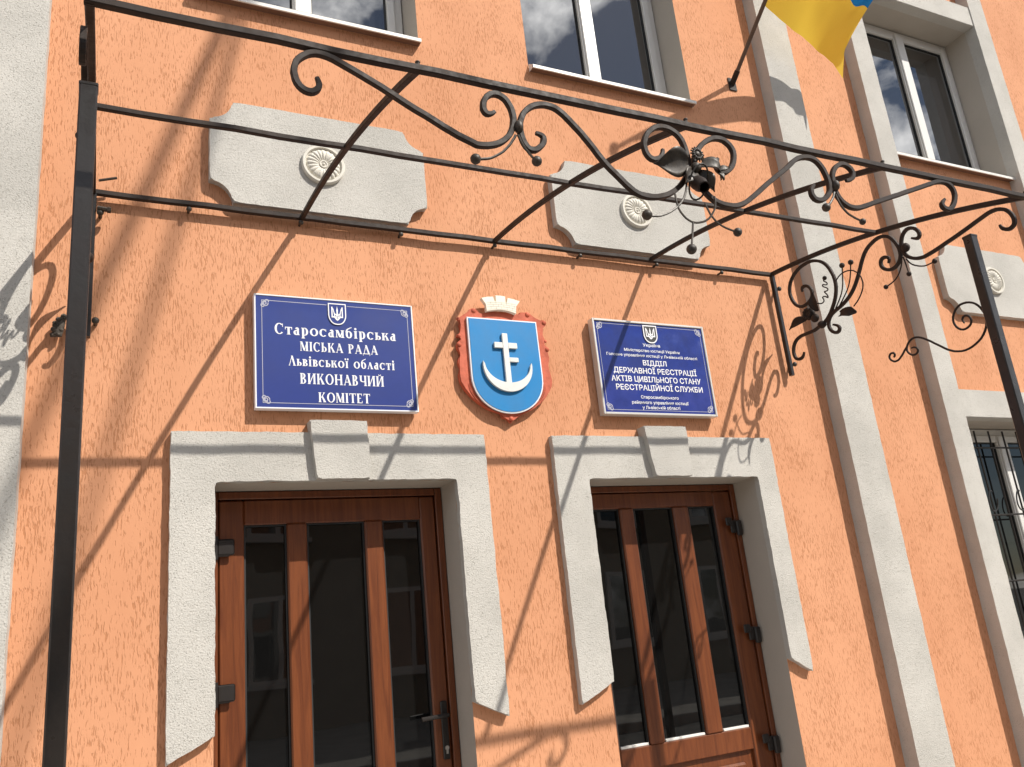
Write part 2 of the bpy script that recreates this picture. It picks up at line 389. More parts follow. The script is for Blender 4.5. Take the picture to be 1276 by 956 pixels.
SIDE = {
 'R1': [(-.159,2.932),(-.155,2.923),(-.15,2.915),(-.143,2.909),(-.133,2.905),(-.121,2.904),(-.109,2.906),(-.1,2.911),(-.092,2.919),(-.087,2.929),(-.085,2.94),(-.084,2.953),(-.086,2.966),(-.09,2.977),(-.095,2.988),(-.103,2.998),(-.113,3.008),(-.126,3.016),(-.142,3.021),(-.159,3.024),(-.178,3.024),(-.198,3.023),(-.218,3.022),(-.239,3.021),(-.258,3.02),(-.276,3.022),(-.293,3.026),(-.31,3.03),(-.327,3.034),(-.344,3.039),(-.359,3.046),(-.374,3.056),(-.388,3.067),(-.401,3.08),(-.414,3.095),(-.427,3.111),(-.439,3.129),(-.449,3.148),(-.457,3.169),(-.463,3.19),(-.465,3.211),(-.465,3.233),(-.462,3.256),(-.455,3.279),(-.447,3.303),(-.436,3.324),(-.424,3.342),(-.41,3.357),(-.394,3.37),(-.376,3.381),(-.357,3.39),(-.335,3.397),(-.311,3.4),(-.286,3.4),(-.261,3.398),(-.237,3.393),(-.215,3.384),(-.195,3.373),(-.178,3.359),(-.163,3.343),(-.153,3.324),(-.147,3.305),(-.144,3.286),(-.146,3.265),(-.151,3.245),(-.159,3.226),(-.169,3.209),(-.181,3.196),(-.195,3.186),(-.21,3.18),(-.226,3.178),(-.242,3.179),(-.258,3.182),(-.273,3.189),(-.287,3.198),(-.296,3.21),(-.3,3.224),(-.3,3.239),(-.295,3.253),(-.288,3.265),(-.278,3.274),(-.267,3.28),(-.255,3.283),(-.245,3.282),(-.238,3.278),(-.235,3.273),(-.235,3.266),(-.236,3.259)],
 'R2': [(-.391,3.004),(-.405,2.997),(-.418,2.989),(-.426,2.98),(-.428,2.971),(-.425,2.962),(-.418,2.956),(-.408,2.954),(-.397,2.956),(-.386,2.963),(-.376,2.972),(-.368,2.985),(-.363,2.999),(-.363,3.013),(-.366,3.026),(-.373,3.039),(-.382,3.049),(-.394,3.058),(-.411,3.065),(-.432,3.071),(-.457,3.076),(-.481,3.083),(-.505,3.092),(-.528,3.104),(-.549,3.118),(-.568,3.134),(-.586,3.153),(-.601,3.171),(-.614,3.189),(-.626,3.207),(-.638,3.225),(-.651,3.245),(-.665,3.264),(-.68,3.281),(-.697,3.295),(-.715,3.305),(-.735,3.312),(-.756,3.318),(-.778,3.32),(-.798,3.318),(-.816,3.311),(-.832,3.301),(-.846,3.288),(-.857,3.271),(-.866,3.253),(-.873,3.234),(-.878,3.215),(-.879,3.196),(-.877,3.179),(-.87,3.163),(-.86,3.151),(-.847,3.141),(-.833,3.135),(-.818,3.133),(-.803,3.135),(-.789,3.141),(-.776,3.15),(-.766,3.161),(-.76,3.173),(-.759,3.185),(-.76,3.195),(-.765,3.203),(-.773,3.209),(-.783,3.21),(-.794,3.208),(-.804,3.202),(-.81,3.195),(-.811,3.188),(-.807,3.179),(-.801,3.171)],
 'R3': [(-.956,3.232),(-.968,3.224),(-.978,3.218),(-.987,3.216),(-.995,3.219),(-1,3.226),(-1.001,3.236),(-.998,3.248),(-.991,3.26),(-.981,3.271),(-.969,3.279),(-.956,3.284),(-.943,3.285),(-.93,3.281),(-.917,3.272),(-.907,3.26),(-.899,3.244),(-.894,3.225),(-.892,3.206),(-.895,3.188),(-.902,3.171),(-.913,3.155),(-.927,3.142),(-.943,3.131),(-.96,3.123),(-.977,3.118),(-.995,3.115),(-1.019,3.116),(-1.049,3.118),(-1.082,3.122),(-1.115,3.127),(-1.147,3.131),(-1.176,3.135),(-1.207,3.14),(-1.238,3.145),(-1.27,3.151),(-1.298,3.156),(-1.322,3.16),(-1.343,3.163),(-1.362,3.163),(-1.381,3.16),(-1.398,3.153),(-1.412,3.144),(-1.424,3.132),(-1.432,3.118),(-1.438,3.104),(-1.441,3.09),(-1.441,3.077),(-1.438,3.066),(-1.432,3.058),(-1.423,3.053),(-1.414,3.051),(-1.404,3.053),(-1.395,3.058),(-1.387,3.064),(-1.382,3.071),(-1.378,3.079),(-1.376,3.088)],
 'Q1': [(-.888,3.163),(-.884,3.152),(-.881,3.14),(-.876,3.129),(-.87,3.117),(-.862,3.105),(-.852,3.093),(-.841,3.083),(-.828,3.074),(-.813,3.068),(-.798,3.064),(-.781,3.061),(-.764,3.059)],
 'Q2': [(-.895,3.16),(-.896,3.149),(-.898,3.138),(-.899,3.126),(-.9,3.115),(-.901,3.103),(-.902,3.091),(-.902,3.079),(-.903,3.067)],
 'Q3': [(-.908,3.143),(-.913,3.133),(-.918,3.123),(-.925,3.112),(-.934,3.102),(-.945,3.093),(-.96,3.083),(-.975,3.075),(-.99,3.069),(-1.005,3.066),(-1.019,3.066),(-1.033,3.066),(-1.047,3.067)],
 'Q4': [(-.439,3.076),(-.455,3.092),(-.47,3.107),(-.484,3.122),(-.496,3.138),(-.506,3.155),(-.513,3.172),(-.519,3.189),(-.523,3.207),(-.528,3.224),(-.531,3.242),(-.535,3.26),(-.538,3.278)],
 'Q5': [(-.459,3.074),(-.481,3.091),(-.502,3.109),(-.522,3.126),(-.538,3.142),(-.551,3.159),(-.561,3.175),(-.569,3.191),(-.575,3.206),(-.581,3.222),(-.586,3.238),(-.59,3.254),(-.595,3.27)],
 'Q6': [(-.477,3.215),(-.489,3.223),(-.501,3.23),(-.513,3.235),(-.527,3.238),(-.543,3.239),(-.559,3.237),(-.575,3.233),(-.59,3.227),(-.603,3.218),(-.614,3.207),(-.624,3.194),(-.631,3.181),(-.636,3.167),(-.638,3.152),(-.639,3.138),(-.636,3.123),(-.631,3.109),(-.622,3.096),(-.612,3.084),(-.601,3.073),(-.59,3.064),(-.578,3.056),(-.566,3.049),(-.553,3.042)],
 'Q7': [(-.329,3.15),(-.339,3.145),(-.348,3.14),(-.358,3.138),(-.366,3.139),(-.373,3.142),(-.376,3.148),(-.375,3.155),(-.371,3.162),(-.371,3.167),(-.375,3.169),(-.383,3.168),(-.391,3.164),(-.397,3.158),(-.402,3.153),(-.405,3.151),(-.407,3.155),(-.406,3.162),(-.403,3.171),(-.397,3.18),(-.392,3.187),(-.39,3.192),(-.394,3.192),(-.403,3.19),(-.41,3.19),(-.415,3.192),(-.417,3.197),(-.414,3.202),(-.407,3.209),(-.398,3.215),(-.391,3.221),(-.387,3.227),(-.388,3.232),(-.391,3.233),(-.398,3.23),(-.406,3.225),(-.414,3.222),(-.418,3.223),(-.42,3.227),(-.418,3.233),(-.413,3.239),(-.406,3.245),(-.401,3.25),(-.402,3.254),(-.406,3.258),(-.411,3.262)],
 'L1': [(-.23,3.117),(-.216,3.123),(-.202,3.129),(-.188,3.134),(-.174,3.138),(-.161,3.139),(-.148,3.139),(-.137,3.138),(-.126,3.136),(-.117,3.133),(-.109,3.129),(-.105,3.125),(-.106,3.12),(-.115,3.115),(-.129,3.109),(-.145,3.103),(-.162,3.098),(-.177,3.093),(-.191,3.088),(-.205,3.083),(-.219,3.078)],
 'P1': [(-1.103,2.738),(-1.101,2.744),(-1.099,2.75),(-1.098,2.756),(-1.1,2.761),(-1.104,2.766),(-1.11,2.768),(-1.116,2.769),(-1.123,2.767),(-1.129,2.763),(-1.134,2.757),(-1.137,2.749),(-1.138,2.74),(-1.136,2.731),(-1.131,2.723),(-1.123,2.717),(-1.113,2.713),(-1.102,2.711),(-1.09,2.712),(-1.079,2.717),(-1.07,2.725),(-1.062,2.735),(-1.057,2.747),(-1.054,2.76),(-1.055,2.773),(-1.058,2.786),(-1.065,2.797),(-1.073,2.807),(-1.083,2.816),(-1.094,2.822),(-1.107,2.826),(-1.122,2.826),(-1.137,2.824),(-1.151,2.819),(-1.164,2.812),(-1.176,2.802),(-1.185,2.791),(-1.193,2.778),(-1.199,2.764),(-1.204,2.749),(-1.206,2.734),(-1.206,2.718),(-1.203,2.703),(-1.197,2.687),(-1.187,2.671),(-1.175,2.657),(-1.161,2.645),(-1.145,2.636),(-1.128,2.629),(-1.11,2.623),(-1.093,2.62),(-1.075,2.619),(-1.057,2.621),(-1.04,2.626),(-1.023,2.632),(-1.008,2.641),(-.993,2.651),(-.979,2.663),(-.965,2.676),(-.951,2.689),(-.936,2.702),(-.921,2.717),(-.904,2.731),(-.889,2.743),(-.876,2.752),(-.863,2.759),(-.851,2.763),(-.839,2.765),(-.827,2.764),(-.816,2.76),(-.805,2.754),(-.797,2.746),(-.79,2.737),(-.787,2.729),(-.786,2.72),(-.788,2.712),(-.793,2.703),(-.799,2.696),(-.806,2.69),(-.815,2.687),(-.824,2.686),(-.832,2.688),(-.839,2.692),(-.843,2.697),(-.844,2.703),(-.842,2.709),(-.837,2.716),(-.831,2.72),(-.825,2.722),(-.818,2.723),(-.812,2.722)],
 'P2': [(-.789,2.738),(-.781,2.731),(-.773,2.724),(-.766,2.717),(-.758,2.71),(-.75,2.704),(-.742,2.699),(-.734,2.694),(-.727,2.691),(-.719,2.69),(-.712,2.69),(-.705,2.691),(-.698,2.695),(-.693,2.699),(-.687,2.705),(-.684,2.711),(-.682,2.717),(-.682,2.723),(-.684,2.727),(-.687,2.731),(-.691,2.734),(-.696,2.736),(-.701,2.736),(-.705,2.735),(-.709,2.734),(-.712,2.731),(-.714,2.727),(-.715,2.723),(-.714,2.72),(-.713,2.718),(-.711,2.716),(-.708,2.714),(-.706,2.712)],
}
# ---------------------------------------------------------------- ground, street
g = MB(); g.quad([(-300, -300, -.012), (300, -300, -.012), (300, 300, -.012), (-300, 300, -.012)])
struct(g.build('ground', M['asphalt']))
g = MB(); g.box(-60, 60, -8.2, -2.6, -.1, -.004)
struct(g.build('road', M['asphalt']))
g = MB(); g.box(-60, 60, -2.45, 0, -.1, .12)
struct(g.build('pavement', M['paving']))
g = MB(); g.box(-60, 60, -2.6, -2.452, -.1, .135, .012)
struct(g.build('kerb', M['kerb']))
g = MB(); g.box(-60, 60, -15, -8.352, -.1, .12)
struct(g.build('pavement', M['paving']))
g = MB(); g.box(-60, 60, -8.35, -8.2, -.1, .135, .012)
struct(g.build('kerb', M['kerb']))

# ---------------------------------------------------------------- town hall
hall = empty('town_hall', 'orange plastered town hall facade with white trim, two brown glazed doors and tall windows', 'building', (0, 0, 0))
WX0, WX1, WZ1 = -9.0, 14.0, 8.8
D1 = (.405, 1.405, .16, 2.275); D2 = (2.07, 3.095, .16, 2.268)
U1 = (.30, 1.40, 4.57, 5.88); U2 = (2.035, 3.14, 4.57, 5.88); UR = (4.78, 6.10, 4.53, 5.84); LR = (4.78, 6.10, .95, 2.61)
# one extra window out to the left so the row goes on beyond the photograph
UL = (-2.2, -1.1, 4.57, 5.88)
holes = [D1, D2, U1, U2, UR, LR, UL]
w = MB()
xs = sorted({WX0, WX1, *[h[0] for h in holes], *[h[1] for h in holes]})
zs = sorted({0.0, WZ1, *[h[2] for h in holes], *[h[3] for h in holes]})
for i in range(len(xs) - 1):
    for j in range(len(zs) - 1):
        cx, cz = (xs[i] + xs[i + 1]) / 2, (zs[j] + zs[j + 1]) / 2
        if any(h[0] < cx < h[1] and h[2] < cz < h[3] for h in holes): continue
        w.quad([(xs[i], 0, zs[j]), (xs[i + 1], 0, zs[j]), (xs[i + 1], 0, zs[j + 1]), (xs[i], 0, zs[j + 1])])
for x in (WX0, WX1): w.quad([(x, 0, 0), (x, 8, 0), (x, 8, WZ1), (x, 0, WZ1)])
w.quad([(WX0, 8, 0), (WX1, 8, 0), (WX1, 8, WZ1), (WX0, 8, WZ1)])
bmesh.ops.remove_doubles(w.bm, verts=w.bm.verts, dist=1e-5)
w.build('wall', M['stucco'], hall)
r = MB()
for a, b in (((-.45, 8.75), (4, 12.4)), ((8.45, 8.75), (4, 12.4))):
    n = [(WX0 - .3, a[0], a[1]), (WX1 + .3, a[0], a[1]), (WX1 + .3, b[0], b[1]), (WX0 - .3, b[0], b[1])]
    r.quad(n); r.quad([(x, y, z + .12) for x, y, z in n])
r.build('roof', M['tile'], hall)

def rough_edge(pts, step=.03, amp=.0022, seed=0):
    """plaster corners are never ruler-straight"""
    out = []
    n = len(pts)
    for i in range(n):
        a, b = Vector((pts[i][0], 0, pts[i][1])), Vector((pts[(i + 1) % n][0], 0, pts[(i + 1) % n][1]))
        L = (b - a).length
        k = max(1, int(L / step))
        d = (b - a).normalized(); nn = Vector((-d.z, 0, d.x))
        for q in range(k):
            p = a + (b - a) * (q / k)
            if q: p += nn * amp * (noise.noise(Vector((p.x * 21 + seed, seed, p.z * 21))) + .6 * noise.noise(Vector((p.x * 70 + seed, 3, p.z * 70))))
            out.append((p.x, p.z))
    return out

# pilasters
p = MB(); p.prism(rough_edge([(-1.05, .0), (-.248, .0), (-.248, 8.6), (-1.05, 8.6)], .05, .003, 1), -.1, 0, .006)
p.build('pilaster', M['white'], hall)
p = MB(); p.prism(rough_edge([(3.742, .0), (3.995, .0), (3.995, 8.6), (3.742, 8.6)], .05, .003, 2), -.088, 0, .006)
p.build('pilaster', M['white'], hall)
# white frame round the right window bay: two bands and two lintels in one plane
p = MB()
p.prism(rough_edge([(4.612, .0), (4.78, .0), (4.78, 8.6), (4.612, 8.6)], .05, .003, 3), -.088, 0, .006)
p.prism(rough_edge([(6.10, .0), (6.28, .0), (6.28, 8.6), (6.10, 8.6)], .05, .003, 4), -.088, 0, .006)
p.prism([(4.775, 2.61), (6.105, 2.61), (6.105, 2.79), (4.775, 2.79)], -.080, 0, .004)
p.prism([(4.775, 5.84), (6.105, 5.84), (6.105, 6.02), (4.775, 6.02)], -.080, 0, .004)
p.build('window_surround', M['white'], hall)

# door surrounds with cut-off feet, keystones
def surround(x0, x1, D, kx, seed):
    s_ = MB()
    inz = D[3]
    poly = [(x0, 1.29), (D[0] - .008, 1.364), (D[0], inz), (D[1], inz), (D[1] + .0, 1.360), (x1, 1.288), (x1, 2.475), (x0, 2.475)]
    poly = [(x0, 1.290), (D[0], 1.366), (D[0], inz), (D[1], inz), (D[1], 1.360), (x1, 1.288), (x1, 2.474), (x0, 2.474)]
    s_.prism(rough_edge(poly, .022, .0032, seed), -.034, 0, .004)
    so_ = s_.build('door_surround', M['white'], hall)
    k = MB()
    k.prism(rough_edge([(kx[0], 2.520), (kx[2], inz + .002), (kx[3], inz + .002), (kx[3], 2.430), (kx[1], 2.430), (kx[1], 2.520)], .022, .0025, seed + 5), -.066, -.002, .004)
    k.build('keystone', M['white'], so_)
    return so_
surround(.245, 1.552, D1, (.768, 1.006, .789, 1.010), 11)
surround(1.898, 3.222, D2, (2.402, 2.655, 2.432, 2.652), 23)

# raised plaster panels with bitten corners and rosettes
def panel(x0, x1, z0, z1, c, seed):
    pm = MB()
    rr = .098
    poly = arc(x0, z0, rr, 90, 0, 8) + arc(x1, z0, rr, 180, 90, 8) + arc(x1, z1, rr, 270, 180, 8) + arc(x0, z1, rr, 0, -90, 8)
    pm.prism(rough_edge(poly, .03, .002, seed), -.042, 0, .005)
    po = pm.build('plaster_panel', M['white'], hall)
    ro = MB()
    # moulded medallion: flat rim, scalloped petals, raised eye
    def ring(r0, y0, r1, y1, n=96, f0=None, f1=None):
        v0 = []; v1 = []
        for k in range(n):
            a = 2 * math.pi * k / n
            ra = r0 * (f0(a) if f0 else 1); rb = r1 * (f1(a) if f1 else 1)
            v0.append(ro.bm.verts.new((c[0] + ra * math.cos(a), y0, c[1] + ra * math.sin(a))))
            v1.append(ro.bm.verts.new((c[0] + rb * math.cos(a), y1, c[1] + rb * math.sin(a))))
        for k in range(n): ro.bm.faces.new((v0[k], v0[(k + 1) % n], v1[(k + 1) % n], v1[k]))
    Y = -.042
    ring(.098, Y, .098, Y - .014); ring(.098, Y - .014, .094, Y - .020); ring(.094, Y - .020, .084, Y - .020); ring(.084, Y - .020, .080, Y - .008)
    ring(.080, Y - .008, .076, Y - .008)
    sc_ = lambda a: 1 + .045 * abs(math.cos(12 * a)) - .03
    n = 192
    prev = None
    for q in range(9):
        t = q / 8
        row = []
        for k in range(n):
            a = 2 * math.pi * k / n
            pet = abs(math.cos(10 * a)) ** .7
            rad = (.077 * (1 + .05 * pet - .03)) * (1 - t) + .020 * t
            hgt = Y - .008 - (.017 * math.sin(math.pi * min(1, t * .75 + .12)) * (.62 + .38 * pet)) * (1 if q else 0)
            row.append(ro.bm.verts.new((c[0] + rad * math.cos(a), hgt, c[1] + rad * math.sin(a))))
        if prev:
            for k in range(n): ro.bm.faces.new((prev[k], prev[(k + 1) % n], row[(k + 1) % n], row[k]))
        prev = row
    ring(.020, Y - .014, .018, Y - .020); ring(.018, Y - .020, .013, Y - .020); ring(.013, Y - .020, .012, Y - .016); ring(.012, Y - .016, .007, Y - .016)
    ro.ball((c[0], Y - .014, c[1]), .008, 1, 1.1, 1)
    ro.build('rosette', M['cream'], po, True)
panel(.380, 1.362, 3.483, 3.978, (.868, 3.722), 31)
panel(2.066, 3.052, 3.488, 3.976, (2.572, 3.728), 37)
panel(4.988, 5.985, 3.345, 3.835, (5.492, 3.603), 41)

# windows
def window(h, sill=True, glass='glass', moff=.0, depth=.19, yf=0.0, leaves=2, sill_over=.0, fz=.062):
    x0, x1, z0, z1 = h
    yd = depth
    f = MB()
    t = .062
    f.box(x0 + .004, x0 + t, yd, yd + .06, z0 + .004, z1 - .004, .004)
    f.box(x1 - t, x1 - .004, yd, yd + .06, z0 + .004, z1 - .004, .004)
    f.box(x0 + t + .001, x1 - t - .001, yd + .001, yd + .059, z1 - t, z1 - .004, .004)
    f.box(x0 + t + .001, x1 - t - .001, yd + .001, yd + .059, z0 + .004, z0 + t, .004)
    xm = (x0 + x1) / 2 + moff
    # each sash has its own rim standing proud of the fixed frame
    for a, b in ((x0 + t - .012, xm - .004), (xm + .004, x1 - t + .012)):
        s_ = .044
        f.box(a, a + s_, yd - .016, yd + .05, z0 + t - .012, z1 - t + .012, .004)
        f.box(b - s_, b, yd - .016, yd + .05, z0 + t - .012, z1 - t + .012, .004)
        f.box(a + s_ + .001, b - s_ - .001, yd - .015, yd + .049, z1 - t - s_ + .012, z1 - t + .011, .004)
        f.box(a + s_ + .001, b - s_ - .001, yd - .015, yd + .049, z0 + t - .011, z0 + t + s_ - .012, .004)
    f.box(xm - .040, xm + .046, yd - .026, yd - .0165, z0 + t - .010, z1 - t + .010, .005)
    fo = f.build('window', M['pvc'], hall)
    for a, b in ((x0 + t + .034, xm - .050), (xm + .050, x1 - t - .034)):
        g_ = MB(); g_.box(a, b, yd + .012, yd + .03, z0 + t + .034, z1 - t - .034)
        g_.build('pane', M[glass], fo)
        q = MB()
        e = .006
        for bx in ((a - e, a + e, z0 + t + .03, z1 - t - .03), (b - e, b + e, z0 + t + .03, z1 - t - .03)):
            q.box(bx[0], bx[1], yd + .004, yd + .0115, bx[2], bx[3])
        for bz in (z0 + t + .034, z1 - t - .034):
            q.box(a + e + .0005, b - e - .0005, yd + .0045, yd + .011, bz - e, bz + e)
        q.build('gasket', M['seal'], fo)
    v = MB()
    v.quad([(x0, yf, z0), (x0, yd + .06, z0), (x0, yd + .06, z1), (x0, yf, z1)])
    v.quad([(x1, yf, z0), (x1, yd + .06, z0), (x1, yd + .06, z1), (x1, yf, z1)])
    v.quad([(x0, yf, z1), (x1, yf, z1), (x1, yd + .06, z1), (x0, yd + .06, z1)])
    v.quad([(x0, yf, z0), (x1, yf, z0), (x1, yd + .06, z0), (x0, yd + .06, z0)])
    v.build('reveal', M['reveal'], fo)
    if sill:
        s_ = MB()
        zt = z0 - .028
        # folded sheet: sloped top with a dropped nose
        s_.prism([(0, 0)] * 0 or [(x0 + .002, zt - .016), (x1 - .002, zt - .016), (x1 - .002, zt + .002), (x0 + .002, zt + .002)], yf - .048, yf - .040)
        s_.quad([(x0 + .002, yf - .0485, zt + .003), (x1 - .002, yf - .0485, zt + .003), (x1 - .002, yd - .003, z0 + .012), (x0 + .002, yd - .003, z0 + .012)])
        s_.quad([(x0 + .002, yf - .040, zt - .014), (x1 - .002, yf - .040, zt - .014), (x1 - .002, yf, zt - .01), (x0 + .002, yf, zt - .01)], 1)  # underside sheet, its shade put into the brown colour
        for x in (x0 + .002, x1 - .002):
            s_.quad([(x, yf - .048, zt - .016), (x, yf - .002, zt - .016), (x, yf - .002, z0 + .008), (x, yf - .048, zt)])
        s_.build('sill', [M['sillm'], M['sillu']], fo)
    return fo
window(U1); window(U2); window(UL)
window(UR, depth=.18, moff=.06)
lw = window(LR, depth=.18, glass='doorglass')
# wrought grille of the street-level window
q = MB()
gy = .06
for k in range(9):
    x = LR[0] + .11 + k * .14
    q.rod([(x, gy, LR[2] + .05), (x, gy, LR[3] - .05)], .006, 6)
for z in (LR[2] + .12, 1.62, 2.02, LR[3] - .16):
    q.rod([(LR[0] + .004, gy, z), (LR[1] - .004, gy, z)], .006, 6)
for k in range(4):
    x = LR[0] + .24 + k * .27
    for sgn, z in ((-1, 2.12), (1, 1.2)):
        q.rod([(x + .05 * math.cos(a) * (1 - a / 9), gy - .012, z + sgn * .09 * math.sin(a * .9) * (1 - a / 12)) for a in [i * .25 for i in range(24)]], .0045, 6)
q.build('grille', M['post'], lw)

# doors
def door(D, panes, ztop, zbot, yd, hinge_x, hz, handle=None, side='left'):
    x0, x1, z0, z1 = D
    d = MB()
    fw = .034
    # fixed frame
    d.box(x0 + .003, x0 + fw, yd - .008, yd + .06, z0, z1 - .003, .003)
    d.box(x1 - fw, x1 - .003, yd - .008, yd + .06, z0, z1 - .003, .003)
    d.box(x0 + fw + .001, x1 - fw - .001, yd - .007, yd + .059, z1 - fw, z1 - .003, .003)
    a, b = x0 + fw + .004, x1 - fw - .004
    zt = z1 - fw - .004
    # leaf: stiles, top rail, middle rail, bottom
    edges = [a] + [e for p in panes for e in p] + [b]
    for i in range(0, len(edges), 2):
        proud = .0 if i in (0, len(edges) - 2) else .004
        zb = z0 + .01 if i in (0, len(edges) - 2) else zbot
        d.box(edges[i], edges[i + 1], yd - proud, yd + .05, zb, (zt if i in (0, len(edges) - 2) else ztop), .006)
    d.box(panes[0][0] + .0005, panes[-1][1] - .0005, yd + .001, yd + .049, ztop, zt, .004)
    d.box(panes[0][0] + .0005, panes[-1][1] - .0005, yd + .001, yd + .049, zbot - .10, zbot, .004)
    d.box(panes[0][0] + .0005, panes[-1][1] - .0005, yd + .001, yd + .049, z0 + .01, z0 + .14, .004)
    pz0, pz1 = z0 + .14, zbot - .10
    d.box(panes[0][0] + .0005, panes[-1][1] - .0005, yd + .022, yd + .040, pz0, pz1)
    d.box(panes[0][0] + .05, panes[-1][1] - .05, yd + .008, yd + .03, pz0 + .05, pz1 - .05, .012)
    do = d.build('door', M['wood'], hall)
    for p in panes:
        g_ = MB(); g_.box(p[0] - .004, p[1] + .004, yd + .024, yd + .034, zbot - .004, ztop + .004)
        g_.build('pane', M['doorglass'], do)
        e = MB(); t = .007
        e.box(p[0] + .0005, p[0] + t, yd + .010, yd + .0235, zbot + .0005, ztop - .0005)
        e.box(p[1] - t, p[1] - .0005, yd + .010, yd + .0235, zbot + .0005, ztop - .0005)
        e.box(p[0] + t + .0005, p[1] - t - .0005, yd + .0105, yd + .023, ztop - t, ztop - .0005)
        e.build('glazing_bead', M['seal'], do)
        e = MB(); e.box(p[0] + t + .0005, p[1] - t - .0005, yd + .004, yd + .0235, zbot + .0005, zbot + .012, .002)
        e.build('glazing_sill', M['sillm'], do)
    for z in hz:
        h = MB()
        w_ = .078
        if side == 'left':
            h.box(hinge_x, hinge_x + w_ * .82, yd - .020, yd - .0085, z - .034, z + .034, .006)
            h.box(hinge_x + .012, hinge_x + w_, yd - .030, yd - .021, z - .030, z + .034, .006)
            h.rod([(hinge_x + .006, yd - .022, z - .045), (hinge_x + .006, yd - .022, z + .045)], .011, 10)
        else:
            h.box(hinge_x - w_ * .55, hinge_x, yd - .020, yd - .0085, z - .036, z + .030, .005)
            h.box(hinge_x - w_, hinge_x - w_ * .45, yd - .030, yd - .0205, z + .002, z + .044, .005)
            h.box(hinge_x - .012, hinge_x + .024, yd - .034, yd - .012, z - .052, z + .028, .006)
        h.build('hinge', M['hinge'], do)
    if handle:
        hx, z0_, z1_ = handle
        h = MB()
        h.box(hx - .015, hx + .015, yd - .010, yd - .0005, z0_, z1_, .004)
        zl = z1_ - .055
        h.rod([(hx, yd - .012, zl), (hx, yd - .05, zl)], .008, 10)
        h.rod([(hx, yd - .05, zl), (hx - .03, yd - .053, zl), (hx - .115, yd - .050, zl - .004)], .009, 10)
        h.build('handle', M['post'], do)
        k = MB(); k.rod([(hx, yd - .016, z0_ + .045), (hx, yd - .010, z0_ + .045)], .009, 12)
        k.box(hx - .0045, hx + .0045, yd - .0155, yd - .0105, z0_ + .022, z0_ + .04)
        k.build('lock_cylinder', M['galv'], do)
    v = MB()
    for x in (x0, x1):
        v.quad([(x, -.001, 0), (x, yd + .06, 0), (x, yd + .06, z1), (x, -.001, z1)])
    v.quad([(x0, -.001, z1), (x1, -.001, z1), (x1, yd + .06, z1), (x0, yd + .06, z1)])
    v.build('reveal', M['reveal'], do)
    s_ = MB(); s_.box(x0 + .001, x1 - .001, -.30, yd + .2, .121, .158, .006)
    s_.build('threshold', M['kerb'], do)
    return do
door(D1, [(.541, .712), (.794, 1.042), (1.122, 1.297)], 2.136, 1.02, .17, .422, (1.497, 2.045), (1.342, 1.14, 1.368))
door(D2, [(2.180, 2.348), (2.430, 2.674), (2.772, 2.944)], 2.153, 1.055, .17, 3.060, (2.040, 1.495, .972), None, 'right')

# ---------------------------------------------------------------- wrought iron canopy frame
XL, XR = -.060, 3.470
can = empty('canopy_frame', 'dark wrought iron canopy frame without glass over the two doors, with scrolls and two posts', 'canopy', (1.7, 0, 0))
can.location = (0, 0, 0)
YW, YM, YF = -.034, -.775, -1.515
ZW, ZM, ZF = 3.451, 3.352, 3.148
def bar_z(y):
    # gentle arch through wall rail, middle rail and front beam
    a = (y - YM) * (y - YF) / ((YW - YM) * (YW - YF)); b = (y - YW) * (y - YF) / ((YM - YW) * (YM - YF)); c = (y - YW) * (y - YM) / ((YF - YW) * (YF - YM))
    return a * ZW + b * ZM + c * ZF
def straight(name, y, z, x0, x1, w, mat='iron'):
    m = MB()
    n = 24
    m.sweep([(x0 + (x1 - x0) * i / n, y + .0015 * math.sin(i * 1.7), z + .0015 * math.sin(i * 2.3 + 1)) for i in range(n + 1)], sq(w), (0, 1, 0))
    return m.build(name, M[mat], can)
straight('wall_rail', YW, ZW, XL - .01, XR + .01, .022)
straight('middle_rail', YM, ZM, XL, XR, .019)
straight('front_beam', YF, ZF, XL - .012, 3.53, .022)
for x in (XL, .769, 1.703, 2.622, XR):
    m = MB()
    w_ = .020 if x not in (XL, XR) else .022
    m.sweep([(x, y, bar_z(y)) for y in [YW - .012 + (YF - .004 - YW + .012) * i / 20 for i in range(21)]], sq(w_), (1, 0, 0))
    cb = m.build('cross_bar', M['iron'], can)
    m = MB(); m.rod([(x, YF, ZF + .010), (x, YF, ZF + .020)], .006, 8); m.ball((x, YF, ZF + .023), .008, 1, 1, .7, 10)
    m.build('rivet', M['bronze'], cb)
# bolts that pin the wall rail
for x in (.30, .762, 1.222, 1.70, 2.183, 2.659, 3.1):
    m = MB()
    m.rod([(x, -.003, ZW - .024), (x, YW + .004, ZW - .024)], .006, 8)
    m.ball((x, YW - .004, ZW - .026), .0115, 1, .8, 1, 10)
    m.build('wall_bolt', M['bronze'], can)

def scroll_mesh(m, pts, w=.017, d=.017, normal=(0, 1, 0)):
    m.sweep(pts, sq(w, d), normal, tips(.05, .62))
def tendril(m, pts, r=.0042): m.rod(pts, r, 6)

# front valance
P3 = lambda k, dy=0: [(x, YF + dy, z) for x, z in FRONT[k]]
for k, dy in (('S1', .0), ('S2', -.001), ('S3', .001), ('S4', .0)):
    m = MB(); scroll_mesh(m, P3(k, dy)); m.build('scroll', M['iron'], can)
for ks, balls, boss in ((('T1', 'T2'), ('T1', 'T2'), (1.066, 3.014)), (('T3', 'T4'), ('T3', 'T4'), (2.329, 3.019))):
    m = MB()
    m.ball((boss[0], YF - .008, boss[1]), .0165, .85, 1, 1.25)
    co = m.build('collar_boss', M['bronze'], can)
    for i, k in enumerate(ks):
        m = MB()
        pts = P3(k, -.010); tendril(m, pts)
        m.ball(pts[-1], .0155 if k != 'T4' else .012)
        m.build('tendril', M['bronze'], co)
